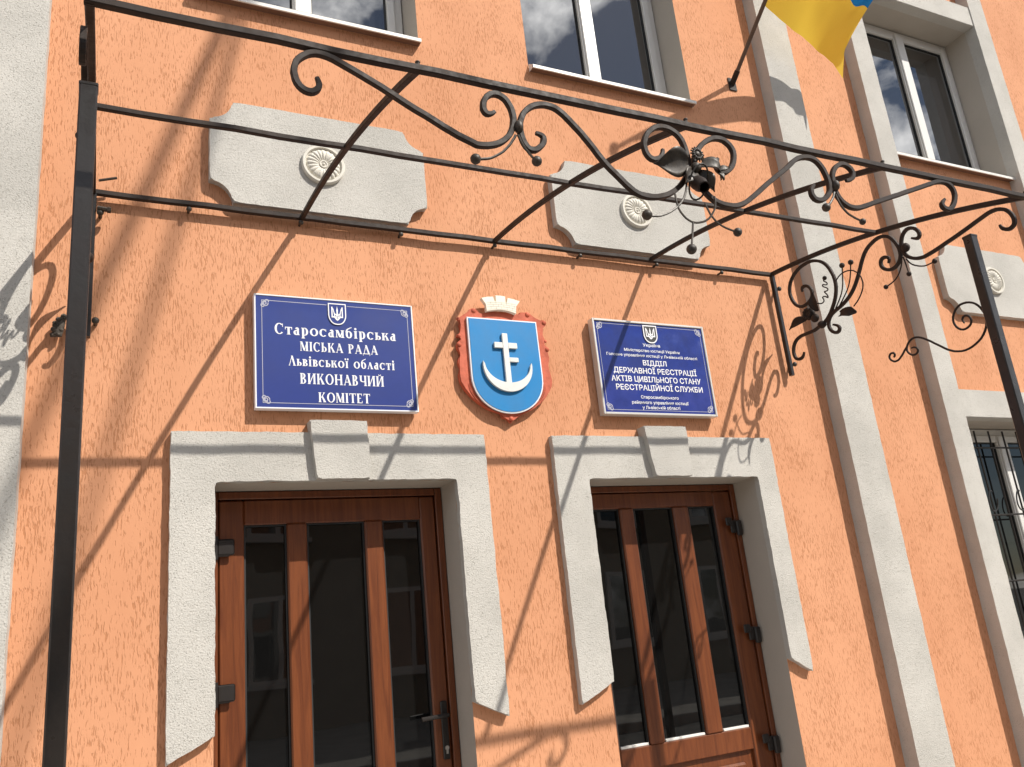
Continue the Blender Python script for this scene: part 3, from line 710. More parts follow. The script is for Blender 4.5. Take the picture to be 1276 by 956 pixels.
# flower in the middle
def petal(m, base, tip, width, nrm, bulge=.02, curl=.0, n=10, k=6, thick=.0025, shape=None):
    base, tip, nrm = Vector(base), Vector(tip), Vector(nrm).normalized()
    ax = tip - base; L = ax.length; ax.normalize()
    sd = ax.cross(nrm).normalized()
    top = []; bot = []
    for i in range(n + 1):
        t = i / n
        wdt = (shape(t) if shape else math.sin(math.pi * min(1, t * .92 + .08)) ** .75 * (1 - t ** 3)) * width
        rt = []; rb = []
        for j in range(k + 1):
            u = j / k * 2 - 1
            p = base + ax * (L * t) + sd * (u * wdt) + nrm * (bulge * math.sin(math.pi * t) + (abs(u) ** 1.6) * wdt * .55 - curl * t * t)
            p += nrm * .0025 * math.cos(u * 9)
            rt.append(m.bm.verts.new(p)); rb.append(m.bm.verts.new(p - nrm * thick))
        top.append(rt); bot.append(rb)
    for G_, fl in ((top, False), (bot, True)):
        for i in range(n):
            for j in range(k):
                q = (G_[i][j], G_[i + 1][j], G_[i + 1][j + 1], G_[i][j + 1])
                try: m.bm.faces.new(q if not fl else q[::-1])
                except ValueError: pass
    for i in range(n):
        for j in (0, k):
            m.bm.faces.new((top[i][j], top[i + 1][j], bot[i + 1][j], bot[i][j]))
fl = MB()
c = Vector((1.702, YF - .022, 3.024))
for q in range(14):   # daisy of small forged petals
    a = 2 * math.pi * q / 14
    d = Vector((math.cos(a), -.35, math.sin(a)))
    fl.ball(c + d * .016, .0062, .9, 1, .9, 8)
    fl.rod([c + d * .006, c + d * .020, c + d * .027 + Vector((0, .006, 0))], .0048, 6, lambda t: 1 - .5 * t)
fl.ball(c + Vector((0, -.002, 0)), .013, 1, .8, 1)
fo = fl.build('flower', M['bronze'], can)
m = MB(); m.ball((1.692, YF - .020, 2.976), .0185, 1, 1, 1.05); m.ball((1.690, YF - .004, 2.945), .024, .8, .8, 1.6)
m.build('bud', M['bronze'], fo)
m = MB()
petal(m, (1.668, YF - .016, 2.995), (1.520, YF - .030, 2.958), .052, (-.30, -.80, -.42), .010, .012)
m.build('leaf', M['bronze'], fo, True)
m = MB()
petal(m, (1.715, YF - .016, 2.990), (1.795, YF - .038, 2.955), .046, (.2, -1, .35), .020, .02, shape=lambda t: math.sin(math.pi * min(1, t * .8 + .2)) ** .8 * (1 - .75 * t))
petal(m, (1.765, YF - .034, 2.972), (1.812, YF - .045, 2.982), .012, (.1, -1, .3), .004, .0)
petal(m, (1.765, YF - .034, 2.968), (1.776, YF - .048, 2.930), .012, (.1, -1, .1), .004, .0)
m.build('leaf', M['bronze'], fo, True)
m = MB()
petal(m, (1.690, YF - .012, 2.975), (1.625, YF - .040, 2.900), .030, (-.3, -.8, -.3), .012, .016)
m.build('leaf', M['bronze'], fo, True)
m = MB()
petal(m, (1.700, YF - .012, 2.970), (1.742, YF - .042, 2.888), .028, (-.2, -.8, -.3), .012, .016)
m.build('leaf', M['bronze'], fo, True)
m = MB()   # hanging bell: an open cup of revolution tilted to the street
n = 20
prev = None
ctr = Vector((1.684, YF - .012, 2.932)); axd = Vector((-.22, -.72, -.70)).normalized()
sa = axd.orthogonal().normalized(); sb = axd.cross(sa)
for (rad, h) in [(.004, -.012), (.020, .0), (.029, .022), (.031, .048), (.026, .074), (.023, .088), (.020, .086), (.022, .074), (.026, .048), (.022, .022), (.010, .012)]:
    row = []
    for q in range(n):
        a = 2 * math.pi * q / n
        rr = rad * .78 * (1 + (.05 * math.cos(5 * a) if h > .06 else 0))
        row.append(m.bm.verts.new(ctr + axd * h + sa * (rr * math.cos(a)) + sb * (rr * math.sin(a))))
    if prev:
        for q in range(n): m.bm.faces.new((prev[q], prev[(q + 1) % n], row[(q + 1) % n], row[q]))
    prev = row
m.build('bell_blossom', M['iron'], fo, True)
for k in ('T5', 'T8'):
    m = MB()
    tendril(m, P3(k, -.022), .0036); m.ball(P3(k, -.022)[-1], .0165 if k != 'T8' else .0145)
    m.build('tendril', M['bronze'], fo)
m = MB()
for k in ('T6', 'T7'): tendril(m, P3(k, -.022), .0036)
m.ball(P3('T7', -.022)[-1], .0165)
m.build('tendril', M['bronze'], fo)
m = MB()
m.rod([(1.684 + .036 * math.cos(a), YF - .03 - .03 * math.sin(a), 2.925 + .045 * math.sin(a * 1.02) - .002 * a) for a in [i * .3 for i in range(24)]], .0032, 6)
m.build('wire_ring', M['bronze'], fo)

# side brackets: same forging on the right and (seen nearly edge-on) on the left
def side(X):
    b = MB()
    # flat bar against the wall that carries the bracket
    b.sweep([(X + .004, YW, ZW - .01), (X + .004, YW, 2.835)], sq(.026, .022), (1, 0, 0))
    wb = b.build('wall_bar', M['post'], can)
    for z in (3.36, 2.90):
        b = MB()
        b.rod([(X + .03, -.003, z), (X + .03, YW - .01, z)], .008, 8); b.ball((X + .03, YW - .012, z), .014, 1, .8, 1, 10)
        b.build('wall_bolt', M['bronze'], wb)
    sh_ = -.012 if X < 0 else 0
    Q = lambda k, dx=0: [(X + dx + sh_, y, z) for y, z in SIDE[k]]
    sc = None
    for k in ('R1', 'R2', 'R3'):
        m = MB(); scroll_mesh(m, Q(k), .016, .016, (1, 0, 0))
        o = m.build('scroll', M['iron'], can)
        if k == 'R2': sc = o
    for k in ('Q1', 'Q2', 'Q3', 'Q4', 'Q5', 'Q6', 'Q7'):
        m = MB()
        tendril(m, Q(k, -.010), .0036)
        if k != 'Q6': m.ball(Q(k, -.010)[-1], .0145 if k in ('Q4', 'Q5') else .012)
        m.build('tendril', M['iron'], sc)
    m = MB(); m.ball((X - .004, -.916, 3.201), .021, .9, 1, 1.1); m.build('collar_boss', M['iron'], sc)
    m = MB(); m.ball((X - .004, -.323, 3.030), .026, .9, 1, .8); m.build('collar_boss', M['iron'], sc)
    m = MB()
    petal(m, (X - .008, -.235, 3.098), (X - .016, -.090, 3.088), .030, (-1, 0, .25), .014, .01)
    m.build('leaf', M['iron'], sc, True); m = MB()
    petal(m, (X - .008, -.318, 3.110), (X - .018, -.318, 3.225), .032, (-1, 0, .1), .014, .01)
    m.build('leaf', M['iron'], sc, True); m = MB()
    petal(m, (X - .006, -.455, 3.038), (X - .018, -.560, 3.010), .030, (-1, 0, .3), .012, .01, shape=lambda t: .55 + .45 * t if t < .75 else 1 - (t - .75) * 3.2)
    m.build('leaf', M['iron'], sc, True)
    m = MB(); m.ball((X - .012, -.262, 3.115), .036, .55, 1, 1); m.ball((X - .020, -.300, 3.075), .026, .7, 1, .9)
    for q in range(10):
        a = 2 * math.pi * q / 10
        m.ball((X - .03, -.262 + .024 * math.cos(a), 3.115 + .024 * math.sin(a)), .010, .7, 1, 1, 8)
    m.build('flower', M['iron'], sc)
    # post with its thin ornament
    py = -1.232
    m = MB()
    m.box(X - .022, X + .022, py - .022, py + .022, .121, 3.105, .004)
    po = m.build('post', M['post'], can)
    m = MB(); m.box(X - .0235, X + .0235, py - .0235, py + .0235, 3.0945, 3.107, .003)
    m.build('post_cap', M['post'], po)
    m = MB(); m.box(X - .07, X + .07, py - .07, py + .07, .1205, .130, .002)
    m.build('base_plate', M['post'], po)
    m = MB()
    m.rod(Q('P1'), .0052, 8, tips(.05, .7)); m.build('post_scroll', M['iron'], po)
    m = MB(); m.rod(Q('P2'), .0052, 8, tips(.05, .7)); m.build('post_scroll', M['iron'], po)
side(XR); side(XL)
# two long screws left sticking out beside the left wall bar
m = MB()
m.rod([(XL + .02, -.052, 3.497), (XL + .085, -.055, 3.517)], .0055, 8)
m.build('screw', M['bronze'], can)
m = MB()
m.rod([(XL + .02, -.052, 3.375), (XL + .055, -.055, 3.370)], .0095, 8); m.rod([(XL + .055, -.055, 3.370), (XL + .068, -.055, 3.369)], .013, 6)
m.build('screw', M['bronze'], can)
# weld crumbs under the left bracket
m = MB()
m.sweep([(-.135, -.026, 2.925), (-.150, -.027, 2.88), (-.155, -.026, 2.845), (-.180, -.024, 2.838)], [(.018 * math.cos(a * .785), .012 * math.sin(a * .785)) for a in range(8)], (0, 1, 0), tips(.3, .4))
for i in range(14):
    m.ball((-.150 + random.uniform(-.026, .020), -.030 + random.uniform(-.008, .006), 2.868 + random.uniform(-.035, .05)), random.uniform(.005, .011), 1, 1, 1, 8)
m.build('weld_crust', M['crust'], can)

# ---------------------------------------------------------------- lettering
fnt_text = {}
def sans(m, txt, cx, cz, width, height, y0, y1, bold=.0):
    cu = bpy.data.curves.new('t', 'FONT')
    cu.body = txt; cu.size = 1; cu.extrude = 0; cu.offset = bold; cu.resolution_u = 3
    ob = bpy.data.objects.new('t', cu); COL.objects.link(ob)
    bpy.context.view_layer.update()
    me = bpy.data.meshes.new_from_object(ob.evaluated_get(bpy.context.evaluated_depsgraph_get()))
    xs_ = [v.co.x for v in me.vertices]; x0, x1 = min(xs_), max(xs_)
    # one letter height fixes the vertical scale: the font's capitals are about 0.73 em
    sz = height / .73; sx = width / (x1 - x0)
    off = len(m.bm.verts)
    vs = [m.bm.verts.new((cx + (v.co.x - (x0 + x1) / 2) * sx, y0, cz - height / 2 + v.co.y * sz)) for v in me.vertices]
    for p in me.polygons:
        try: m.bm.faces.new([vs[i] for i in p.vertices])
        except ValueError: pass
    bpy.data.objects.remove(ob); bpy.data.curves.remove(cu); bpy.data.meshes.remove(me)

T_, t_ = .205, .075          # thick and thin strokes of the display serif
def serif_glyph(ch):
    """list of polygons (1 = cap height) and the advance width"""
    P = []
    def rc(x0, z0, x1, z1): P.append([(x0, z0), (x1, z0), (x1, z1), (x0, z1)])
    def foot(x, w, z): rc(x - .065, z, x + w + .065, z + .055)
    def stem(x, h, w=T_, lo=0.0, a=True, b=True):
        rc(x, lo, x + w, h)
        if a: foot(x, w, lo)
        if b: foot(x, w, h - .055)
    def dg(xa, za, xb, zb, w): P.append([(xa, za), (xa + w, za), (xb + w, zb), (xb, zb)])
    def bowl(cx, cz, rx, rz, a0, a1, wt=T_, wn=t_, n=22):
        o = []; i_ = []
        for k in range(n + 1):
            a = R_(a0 + (a1 - a0) * k / n)
            o.append((cx + rx * math.cos(a), cz + rz * math.sin(a)))
            i_.append((cx + (rx - wt) * math.cos(a), cz + (rz - wn) * math.sin(a)))
        for k in range(n): P.append([o[k], o[k + 1], i_[k + 1], i_[k]])
    low = ch.islower()
    h = .70 if low else 1.0
    u = ch.upper()
    s = .84 if low else 1.0
    if ch == 'а':
        stem(.33, .62, T_, 0, True, False); bowl(.36, .52, .19, .19, 0, 165, .17, t_); bowl(.28, .22, .26, .235, 40, 330)
        return P, .66
    if ch == 'р':
        stem(.08, .70, T_, -.28, True, True); bowl(.34, .35, .32, .365, -125, 125); return P, .74
    if ch == 'б':
        bowl(.34, .33, .32, .345, 0, 360); bowl(.44, .55, .42, .40, 95, 195, .17, t_); P.append([(.40, .90), (.62, .98), (.64, 1.06), (.40, .98)]); return P, .74
    if u == 'С':
        w = .44 * s; bowl(w, h / 2, w, h / 2 + .015, 48, 318); rc(w * 1.60, h * .66, w * 1.60 + .06, h * .97); return P, w * 2.0
    if u == 'О':
        w = .47 * s; bowl(w, h / 2, w, h / 2 + .015, 0, 360); return P, w * 2 + .04
    if u == 'Т':
        w = .78 * s; stem(w / 2 - T_ / 2, h, T_, 0, True, False); rc(0, h - .075, w, h); rc(0, h - .24, .06, h - .075); rc(w - .06, h - .24, w, h - .075); return P, w + .02
    if u == 'М':
        w = .86 * s; stem(.06, h, t_); stem(w - T_ + .06, h); dg(w / 2 - .02, .04, .06, h, T_); dg(w / 2 + .02, .04, w - .06, h, t_); return P, w + .16
    if u == 'И' or u == 'Й' or u == 'Н':
        w = .80 * s; stem(.06, h); stem(w - T_ + .06, h)
        if u == 'Н': rc(.06, h * .46, w, h * .46 + .08)
        else: P.append([(.20, .10), (.29, .10), (w - .10, h - .10), (w - .19, h - .10)])
        if u == 'Й': bowl(w / 2 + .06, h + .17, .17, .13, 180, 360, .08, .07)
        return P, w + .16
    if u == 'К':
        stem(.06, h); P.append([(.25, h * .44), (.34, h * .44), (.72 * s, h - .04), (.60 * s, h - .04)]); P.append([(.34, h * .62), (.52 * s + .06, 0.04), (.78 * s + .06, 0.04), (.50, h * .62)]); foot(.60 * s, .2 * s, 0); foot(.58 * s, .12, h - .055); return P, .90 * s
    if u == 'А':
        w = .84 * s; dg(.06, .0, w / 2 - .02, h, t_); dg(w - T_ + .02, 0, w / 2 - .10, h, T_); rc(.20, h * .27, w - .18, h * .27 + .07); foot(.05, .09, 0); foot(w - T_, T_, 0); return P, w + .08
    if u == 'Л':
        w = .78 * s; dg(.04, .0, w / 2 - .02, h, t_); dg(w - T_ + .02, 0, w / 2 - .10, h, T_); rc(.0, 0, .17, .055); foot(w - T_, T_, 0); return P, w + .08
    if u == 'Д':
        w = .84 * s; dg(.10, .06, w / 2 - .02, h, t_); dg(w - T_ + .02, .06, w / 2 - .10, h, T_); rc(.0, 0, w + .06, .08); rc(.0, -.16, .06, .0); rc(w, -.16, w + .06, .0); return P, w + .10
    if u == 'В':
        stem(.06, h); bowl(.30, h * .75, .28 * s + .02, h * .25, -90, 90); bowl(.32, h * .265, .34 * s, h * .265, -90, 90); rc(.2, h - t_, .32, h); rc(.2, 0, .34, t_); rc(.2, h * .5 - .03, .32, h * .5 + .03); return P, .74 * s + .02
    if u == 'Р':
        stem(.06, h); bowl(.32, h * .72, .34 * s, h * .28, -90, 90); rc(.2, h - t_, .34, h); rc(.2, h * .44, .34, h * .44 + t_); return P, .74 * s
    if u == 'Ь':
        stem(.06, h); bowl(.32, h * .29, .33 * s, h * .29, -90, 90); rc(.2, 0, .34, t_); rc(.2, h * .58 - t_, .34, h * .58); return P, .72 * s
    if u == 'І' or u == 'Ї':
        stem(.08, h)
        if ch == 'і': bowl(.08 + T_ / 2, .90, .115, .115, 0, 360, .11, .11)
        if ch == 'ї':
            for x in (.03, .33): bowl(x, .90, .10, .10, 0, 360, .095, .095)
        return P, T_ + .20
    if u == 'Ч':
        w = .76 * s; stem(w - T_ + .06, h); rc(.08, h * .55, .08 + T_, h); foot(.08, T_, h - .055); bowl(.08 + .36, h * .56, .36, h * .20, 180, 290, T_, .08); rc(.36, h * .36, w - .1, h * .36 + .08); return P, w + .14
    if u == 'Е':
        stem(.06, h); rc(.2, h - t_, .62 * s, h); rc(.2, 0, .66 * s, t_); rc(.2, h * .48, .50 * s, h * .48 + t_); rc(.62 * s - .06, h - .24, .62 * s, h - .07); rc(.66 * s - .06, .07, .66 * s, .25); return P, .74 * s
    return P, .4
def serif(m, txt, cx, cz, width, height, y):
    x = 0; polys = []
    for ch in txt:
        if ch == ' ': x += .55; continue
        ps, adv = serif_glyph(ch)
        polys += [[(px + x, pz) for px, pz in q] for q in ps]
        x += adv + .085
    x -= .085
    sx = width / x
    for i, q in enumerate(polys):
        yy = y - .00004 * (i % 12)
        m.quad([(cx - width / 2 + px * sx, yy, cz - height / 2 + pz * height) for px, pz in q])

def trident(cx, zt, w, h, y, m):
    """small national emblem: trident"""
    X = lambda a: cx + a * w; Zc = lambda b: zt - b * h
    def pl(pts, k): m.quad([(X(a), y - .00005 * k, Zc(b)) for a, b in pts])
    pl([(-.035, .62), (.035, .62), (.075, .30), (.0, .0)][:3] + [(.0, .0), (-.075, .30)], 1)
    pl([(-.05, .34), (.05, .34), (.09, .70), (-.09, .70)], 2)
    for s in (1, -1):
        pl([(s * .5, .06), (s * .40, .06), (s * .40, .78), (s * .5, .78)], 3)
        pl([(s * .46, .04), (s * .32, .20), (s * .26, .40), (s * .33, .40), (s * .42, .18)], 4)
        pl([(s * .26, .38), (s * .33, .38), (s * .30, .54), (s * .10, .66), (s * .06, .58), (s * .22, .50)], 5)
        pl([(s * .5, .70), (s * .5, .79), (s * .06, .79), (s * .06, .70)], 6)
        pl([(s * .20, .50), (s * .28, .50), (s * .28, .75), (s * .20, .75)], 7)
        pl([(s * .28, .78), (s * .18, .78), (s * .0, .90), (s * .0, 1.0), (s * .10, .95)], 8)
        pl([(s * .10, .74), (s * .02, .74), (s * .02, .92), (s * .06, .92)], 9)
def shield_outline(cx, zt, w, h, n=10):
    pts = [(cx - w / 2, zt), (cx + w / 2, zt)]
    R = []
    for i in range(n + 1):
        t = i / n
        R.append((cx + w / 2 * math.cos(t * math.pi / 2) ** .8, zt - h * .55 - h * .45 * math.sin(t * math.pi / 2) ** 1.15))
    return pts + R + [(2 * cx - x, z) for x, z in R[::-1][1:]]
def outline_strip(m, pts, t, y, closed=True):
    n = len(pts)
    for i in range(n if closed else n - 1):
        a = Vector((pts[i][0], 0, pts[i][1])); b = Vector((pts[(i + 1) % n][0], 0, pts[(i + 1) % n][1]))
        d = (b - a)
        if d.length < 1e-7: continue
        d.normalize(); nn = Vector((-d.z, 0, d.x)) * t / 2; e = d * t * .35
        yy = y - .00003 * (i % 5)
        m.quad([tuple(v) for v in ((a - e - nn) + Vector((0, yy, 0)), (b + e - nn) + Vector((0, yy, 0)), (b + e + nn) + Vector((0, yy, 0)), (a - e + nn) + Vector((0, yy, 0)))])

def corner_curls(m, x0, x1, z0, z1, y, s):
    for cx, cz, sx, sz in ((x0, z1, 1, -1), (x1, z1, -1, -1), (x0, z0, 1, 1), (x1, z0, -1, 1)):
        for r, a0, a1, ox, oz in ((.55, 0, 300, .55, .55), (.28, 90, 420, .55, .55), (.35, 180, 400, .9, .18), (.35, 60, 300, .18, .9)):
            pts = [(cx + sx * s * (ox + r * (1 - .3 * k / 12) * math.cos(R_(a0 + (a1 - a0) * k / 12))), cz + sz * s * (oz + r * (1 - .3 * k / 12) * math.sin(R_(a0 + (a1 - a0) * k / 12)))) for k in range(13)]
            outline_strip(m, pts, s * .16, y, False)

# ---------------------------------------------------------------- left plate
sg = empty('name_plate', 'blue name plate with white serif lettering, left of the red coat of arms', 'sign', (0, 0, 0))
sx0, sx1, sz0, sz1 = .557, 1.246, 2.570, 3.066
YB = -.042
m = MB(); m.box(sx0, sx1, YB, -.012, sz0, sz1, .0015)
m.build('board', M['blue'], sg)
m = MB(); t = .005
m.box(sx0 - .001, sx0 + t, YB - .003, -.010, sz0 - .001, sz1 + .001, .001); m.box(sx1 - t, sx1 + .001, YB - .003, -.010, sz0 - .001, sz1 + .001, .001)
m.box(sx0 + t + .0002, sx1 - t - .0002, YB - .0028, -.0102, sz1 - t, sz1 + .001, .001); m.box(sx0 + t + .0002, sx1 - t - .0002, YB - .0028, -.0102, sz0 - .001, sz0 + t, .001)
m.build('frame', M['lett'], sg)
m = MB()
cx = (sx0 + sx1) / 2; H_ = sz1 - sz0; W_ = sx1 - sx0
zz = lambda f: sz1 - f * H_
y = YB - .0008
for txt, f, wf, hf, dx in (('Старосамбірська', .300, .765, .098, .0), ('МІСЬКА РАДА', .447, .488, .084, .008), ('Львівської області', .580, .665, .088, .020), ('ВИКОНАВЧИЙ', .733, .522, .093, .016), ('КОМІТЕТ', .893, .320, .085, .020)):
    m = MB(); serif(m, txt, cx + dx, zz(f), wf * W_, hf * H_, y); m.build('text_line', M['lett'], sg)
m = MB()
outline_strip(m, [(sx0 + .030, sz1 - .026), (cx - .043, sz1 - .026)], .0028, y, False)
outline_strip(m, [(cx + .047, sz1 - .026), (sx1 - .024, sz1 - .026), (sx1 - .024, sz0 + .024), (sx0 + .030, sz0 + .024), (sx0 + .030, sz1 - .026)], .0024, y, False)
corner_curls(m, sx0 + .030, sx1 - .024, sz0 + .024, sz1 - .026, y - .0002, .024)
m.build('border_line', M['gray'], sg)
m = MB(); so_ = shield_outline(cx + .002, sz1 - .020, .074, .094)
m.prism(so_, YB - .004, YB - .0004)
em = m.build('emblem', M['blue'], sg)
m = MB(); outline_strip(m, so_, .0045, YB - .0046); trident(cx + .002, sz1 - .030, .050, .068, YB - .0046, m)
m.build('emblem_print', M['lett'], em)

# ---------------------------------------------------------------- right plate
sg = empty('name_plate', 'silver framed blue plate with small sans lettering, right of the coat of arms', 'sign', (0, 0, 0))
sx0, sx1, sz0, sz1 = 2.195, 2.882, 2.583, 3.077
YB = -.046
m = MB(); m.box(sx0, sx1, YB, -.012, sz0, sz1, .0015)
m.build('board', M['blue2'], sg)
m = MB(); t = .0085
m.box(sx0 - .003, sx0 + t, YB - .006, -.008, sz0 - .003, sz1 + .003, .002); m.box(sx1 - t, sx1 + .003, YB - .006, -.008, sz0 - .003, sz1 + .003, .002)
m.box(sx0 + t + .0002, sx1 - t - .0002, YB - .0058, -.0082, sz1 - t, sz1 + .003, .002); m.box(sx0 + t + .0002, sx1 - t - .0002, YB - .0058, -.0082, sz0 - .003, sz0 + t, .002)
m.build('frame', M['frame'], sg)
m = MB()
cx = (sx0 + sx1) / 2; H_ = sz1 - sz0; W_ = sx1 - sx0
y = YB - .0008
for txt, f, wf, hf, dx, bo in (('Україна', .250, .155, .034, -.004, .012), ('Міністерство юстиції України', .312, .500, .030, -.004, .012), ('Головне управління юстиції у Львівській області', .368, .815, .030, -.004, .010),
                               ('ВІДДІЛ', .446, .212, .054, .0, .016), ('ДЕРЖАВНОЇ РЕЄСТРАЦІЇ', .535, .745, .058, .0, .016), ('АКТІВ ЦИВІЛЬНОГО СТАНУ', .625, .800, .058, .0, .016), ('РЕЄСТРАЦІЙНОЇ СЛУЖБИ', .715, .775, .058, .012, .016),
                               ('Старосамбірського', .815, .335, .032, .0, .012), ('районного управління юстиції', .872, .505, .032, .0, .012), ('у Львівській області', .925, .335, .032, .0, .012)):
    m = MB(); sans(m, txt, cx + dx, zz(f), wf * W_, hf * H_, y, y, bo); m.build('text_line', M['lett'], sg)
m = MB()
bx0, bx1, bz0, bz1 = sx0 + .024, sx1 - .022, sz0 + .022, sz1 - .020
outline_strip(m, [(bx0, bz1), (cx - .05, bz1)], .0022, y, False); outline_strip(m, [(cx + .05, bz1), (bx1, bz1), (bx1, bz0), (bx0, bz0), (bx0, bz1)], .0022, y, False)
corner_curls(m, bx0, bx1, bz0, bz1, y - .0002, .026)
m.build('border_line', M['gray'], sg)
m = MB(); so_ = shield_outline(cx - .002, sz1 - .018, .080, .092)
m.prism(so_, YB - .004, YB - .0004)
em = m.build('emblem', M['seal'], sg)
m = MB(); outline_strip(m, so_, .006, YB - .0046); trident(cx - .002, sz1 - .026, .056, .066, YB - .0046, m)
m.build('emblem_print', M['lett'], em)

# ---------------------------------------------------------------- coat of arms
ca = empty('coat_of_arms', 'carved red coat of arms with blue shield, silver anchor cross and white wall crown', 'coat of arms', (0, 0, 0))
mant = [(1.484, 3.041), (1.47, 3.024), (1.482, 3.036), (1.53, 3.063), (1.540, 3.082), (1.555, 3.088), (1.570, 3.086), (1.580, 3.077), (1.588, 3.058), (1.618, 3.07), (1.66, 3.078), (1.74, 3.078), (1.78, 3.07), (1.800, 3.070), (1.804, 3.086), (1.812, 3.082), (1.838, 3.090), (1.863, 3.08), (1.881, 3.058), (1.908, 3.047), (1.918, 3.056), (1.932, 3.054), (1.941, 3.042), (1.938, 3.028), (1.925, 3.022), (1.915, 3.012), (1.909, 2.975), (1.916, 2.955), (1.926, 2.953), (1.927, 2.940), (1.915, 2.935), (1.912, 2.925), (1.933, 2.915), (1.936, 2.900), (1.926, 2.886), (1.938, 2.862), (1.935, 2.848), (1.921, 2.821), (1.932, 2.790), (1.938, 2.746), (1.932, 2.715), (1.919, 2.695), (1.890, 2.655), (1.856, 2.625), (1.815, 2.600), (1.772, 2.583), (1.752, 2.570), (1.736, 2.558), (1.715, 2.552), (1.698, 2.533), (1.680, 2.552), (1.659, 2.556), (1.648, 2.577), (1.615, 2.586), (1.581, 2.599), (1.545, 2.622), (1.511, 2.651), (1.482, 2.685), (1.462, 2.721), (1.458, 2.755), (1.468, 2.787), (1.460, 2.810), (1.462, 2.829), (1.477, 2.854), (1.462, 2.880), (1.460, 2.900), (1.470, 2.918), (1.488, 2.926), (1.480, 2.940), (1.465, 2.940), (1.468, 2.952), (1.482, 2.960), (1.487, 2.972), (1.482, 3.000), (1.488, 3.016), (1.474, 3.018), (1.470, 3.030)]
mant = mant[2:-2]
m = MB(); m.prism(mant, -.030, -.008, .004)
for (x, z, r_) in ((1.928, 3.040, .013), (1.924, 2.944, .008), (1.928, 2.902, .012), (1.470, 2.900, .013), (1.474, 2.944, .009), (1.476, 3.026, .010), (1.558, 3.074, .013), (1.842, 3.076, .014), (1.698, 2.552, .012)):
    m.ball((x, -.028, z), r_, 1, .7, 1, 12)
for s in (1, -1):   # carved veins along the mantling
    for k in range(4):
        off = .012 + .012 * k
        pts = []
        for i in range(18):
            a = R_(-8 - 70 * i / 17)
            pts.append((1.697 + s * (.180 + off * .45) * math.cos(a) * (1.0), -.031, 2.735 + (.128 + off * .75) * math.sin(a)))
        m.rod(pts, .0032, 5, tips(.2, .3))
m.build('mantling', M['red'], ca)
def shield_pts(g=0):
    pts = [(1.521 - g, 3.029 + g), (1.871 + g, 3.029 + g), (1.874 + g, 2.76)]
    for i in range(1, 25):
        a = math.pi * i / 24
        pts.append((1.6965 + (.1775 + g) * math.cos(a), 2.752 - (.172 + g) * math.sin(a) ** .92))
    return pts
m = MB(); m.prism(shield_pts(.0065), -.043, -.031); sh = m.build('shield', M['lett'], ca)
m = MB(); m.prism(shield_pts(), -.0455, -.0435); m.build('shield_field', M['sky'], sh)
m = MB()
Y0, Y1 = -.0585, -.047
m.box(1.6795, 1.7075, Y0, Y1, 2.700, 2.960, .0015)
m.box(1.636, 1.6793, Y0 + .0004, Y1, 2.886, 2.914, .0015); m.box(1.7077, 1.754, Y0 + .0004, Y1, 2.886, 2.914, .0015)
m.box(1.7077, 1.754, Y0 + .0004, Y1, 2.819, 2.841, .0015)
out = []; inn = []
for i in range(25):
    a = R_(180 + 16 - (16 + 16 + 180) * 0 + 0) if False else R_(172 + (368 - 172) * i / 24)
    out.append((1.6955 + .126 * math.cos(a), 2.800 + .126 * math.sin(a)))
for i in range(25):
    a = R_(360 + 4 - (364 - 176) * i / 24)
    inn.append((1.6955 + .118 * math.cos(a), 2.812 + .095 * math.sin(a)))
m.prism(out + inn[1:-1], Y0 - .0006, Y1 + .0006)
m.build('anchor_cross', M['silver'], ca)
m = MB()
base = [(1.616, 3.069), (1.640, 3.075), (1.670, 3.080), (1.698, 3.081), (1.726, 3.080), (1.750, 3.074), (1.770, 3.067)]
top = [(1.773, 3.104), (1.797, 3.134), (1.765, 3.141), (1.733, 3.146), (1.727, 3.119), (1.718, 3.120), (1.721, 3.152), (1.695, 3.154), (1.669, 3.153), (1.671, 3.121), (1.662, 3.120), (1.656, 3.146), (1.625, 3.142), (1.594, 3.134), (1.616, 3.104)]
m.prism(base + top, -.052, -.030, .001)
cr_ = m.build('mural_crown', M['crown'], ca)
m = MB()
for z0_, dz in ((3.078, .006), (3.090, .006), (3.102, .005), (3.113, .004)):
    outline_strip(m, [(1.6965 + .076 * (k / 5 - 1) * 1.0, z0_ + dz * (1 - (k / 5 - 1) ** 2)) for k in range(11)], .0014, -.0524, False)
for row, z0_ in enumerate((3.084, 3.096, 3.108)):
    for k in range(5):
        x = 1.640 + .028 * k + .012 * (row % 2)
        outline_strip(m, [(x, z0_), (x, z0_ + .010)], .0014, -.0526, False)
m.build('stone_joints', M['line'], cr_)

# ---------------------------------------------------------------- flag on its slanted pole
fg = empty('flag', 'yellow and blue national flag drooping from a slanted pole between the upper windows', 'flag', (0, 0, 0))
B0 = Vector((3.498, 0, 4.771)); A_ = Vector((3.487, -.385, 5.062)); ud = (A_ - B0).normalized()
m = MB(); m.rod([B0 + ud * (-.0), B0 + ud * 1.50], .0125, 12)
m.build('pole', M['polem'], fg)
m = MB(); m.box(B0.x - .03, B0.x + .03, -.008, -.0005, B0.z - .045, B0.z + .045, .002); m.rod([B0 - ud * .005, B0 + ud * .09], .0175, 12)
m.build('bracket', M['iron'], fg)
m = MB(); m.ball(B0 + ud * 1.52, .028, 1, 1, 1.3); m.build('finial', M['bronze'], fg)
D_ = B0 + ud * 1.42
Bc = Vector((4.128, -.295, 4.846)); Cc = Vector((4.352, -.425, 5.210)); E_ = Vector((4.46, -.70, 5.37))
Mh = (A_ + D_) / 2
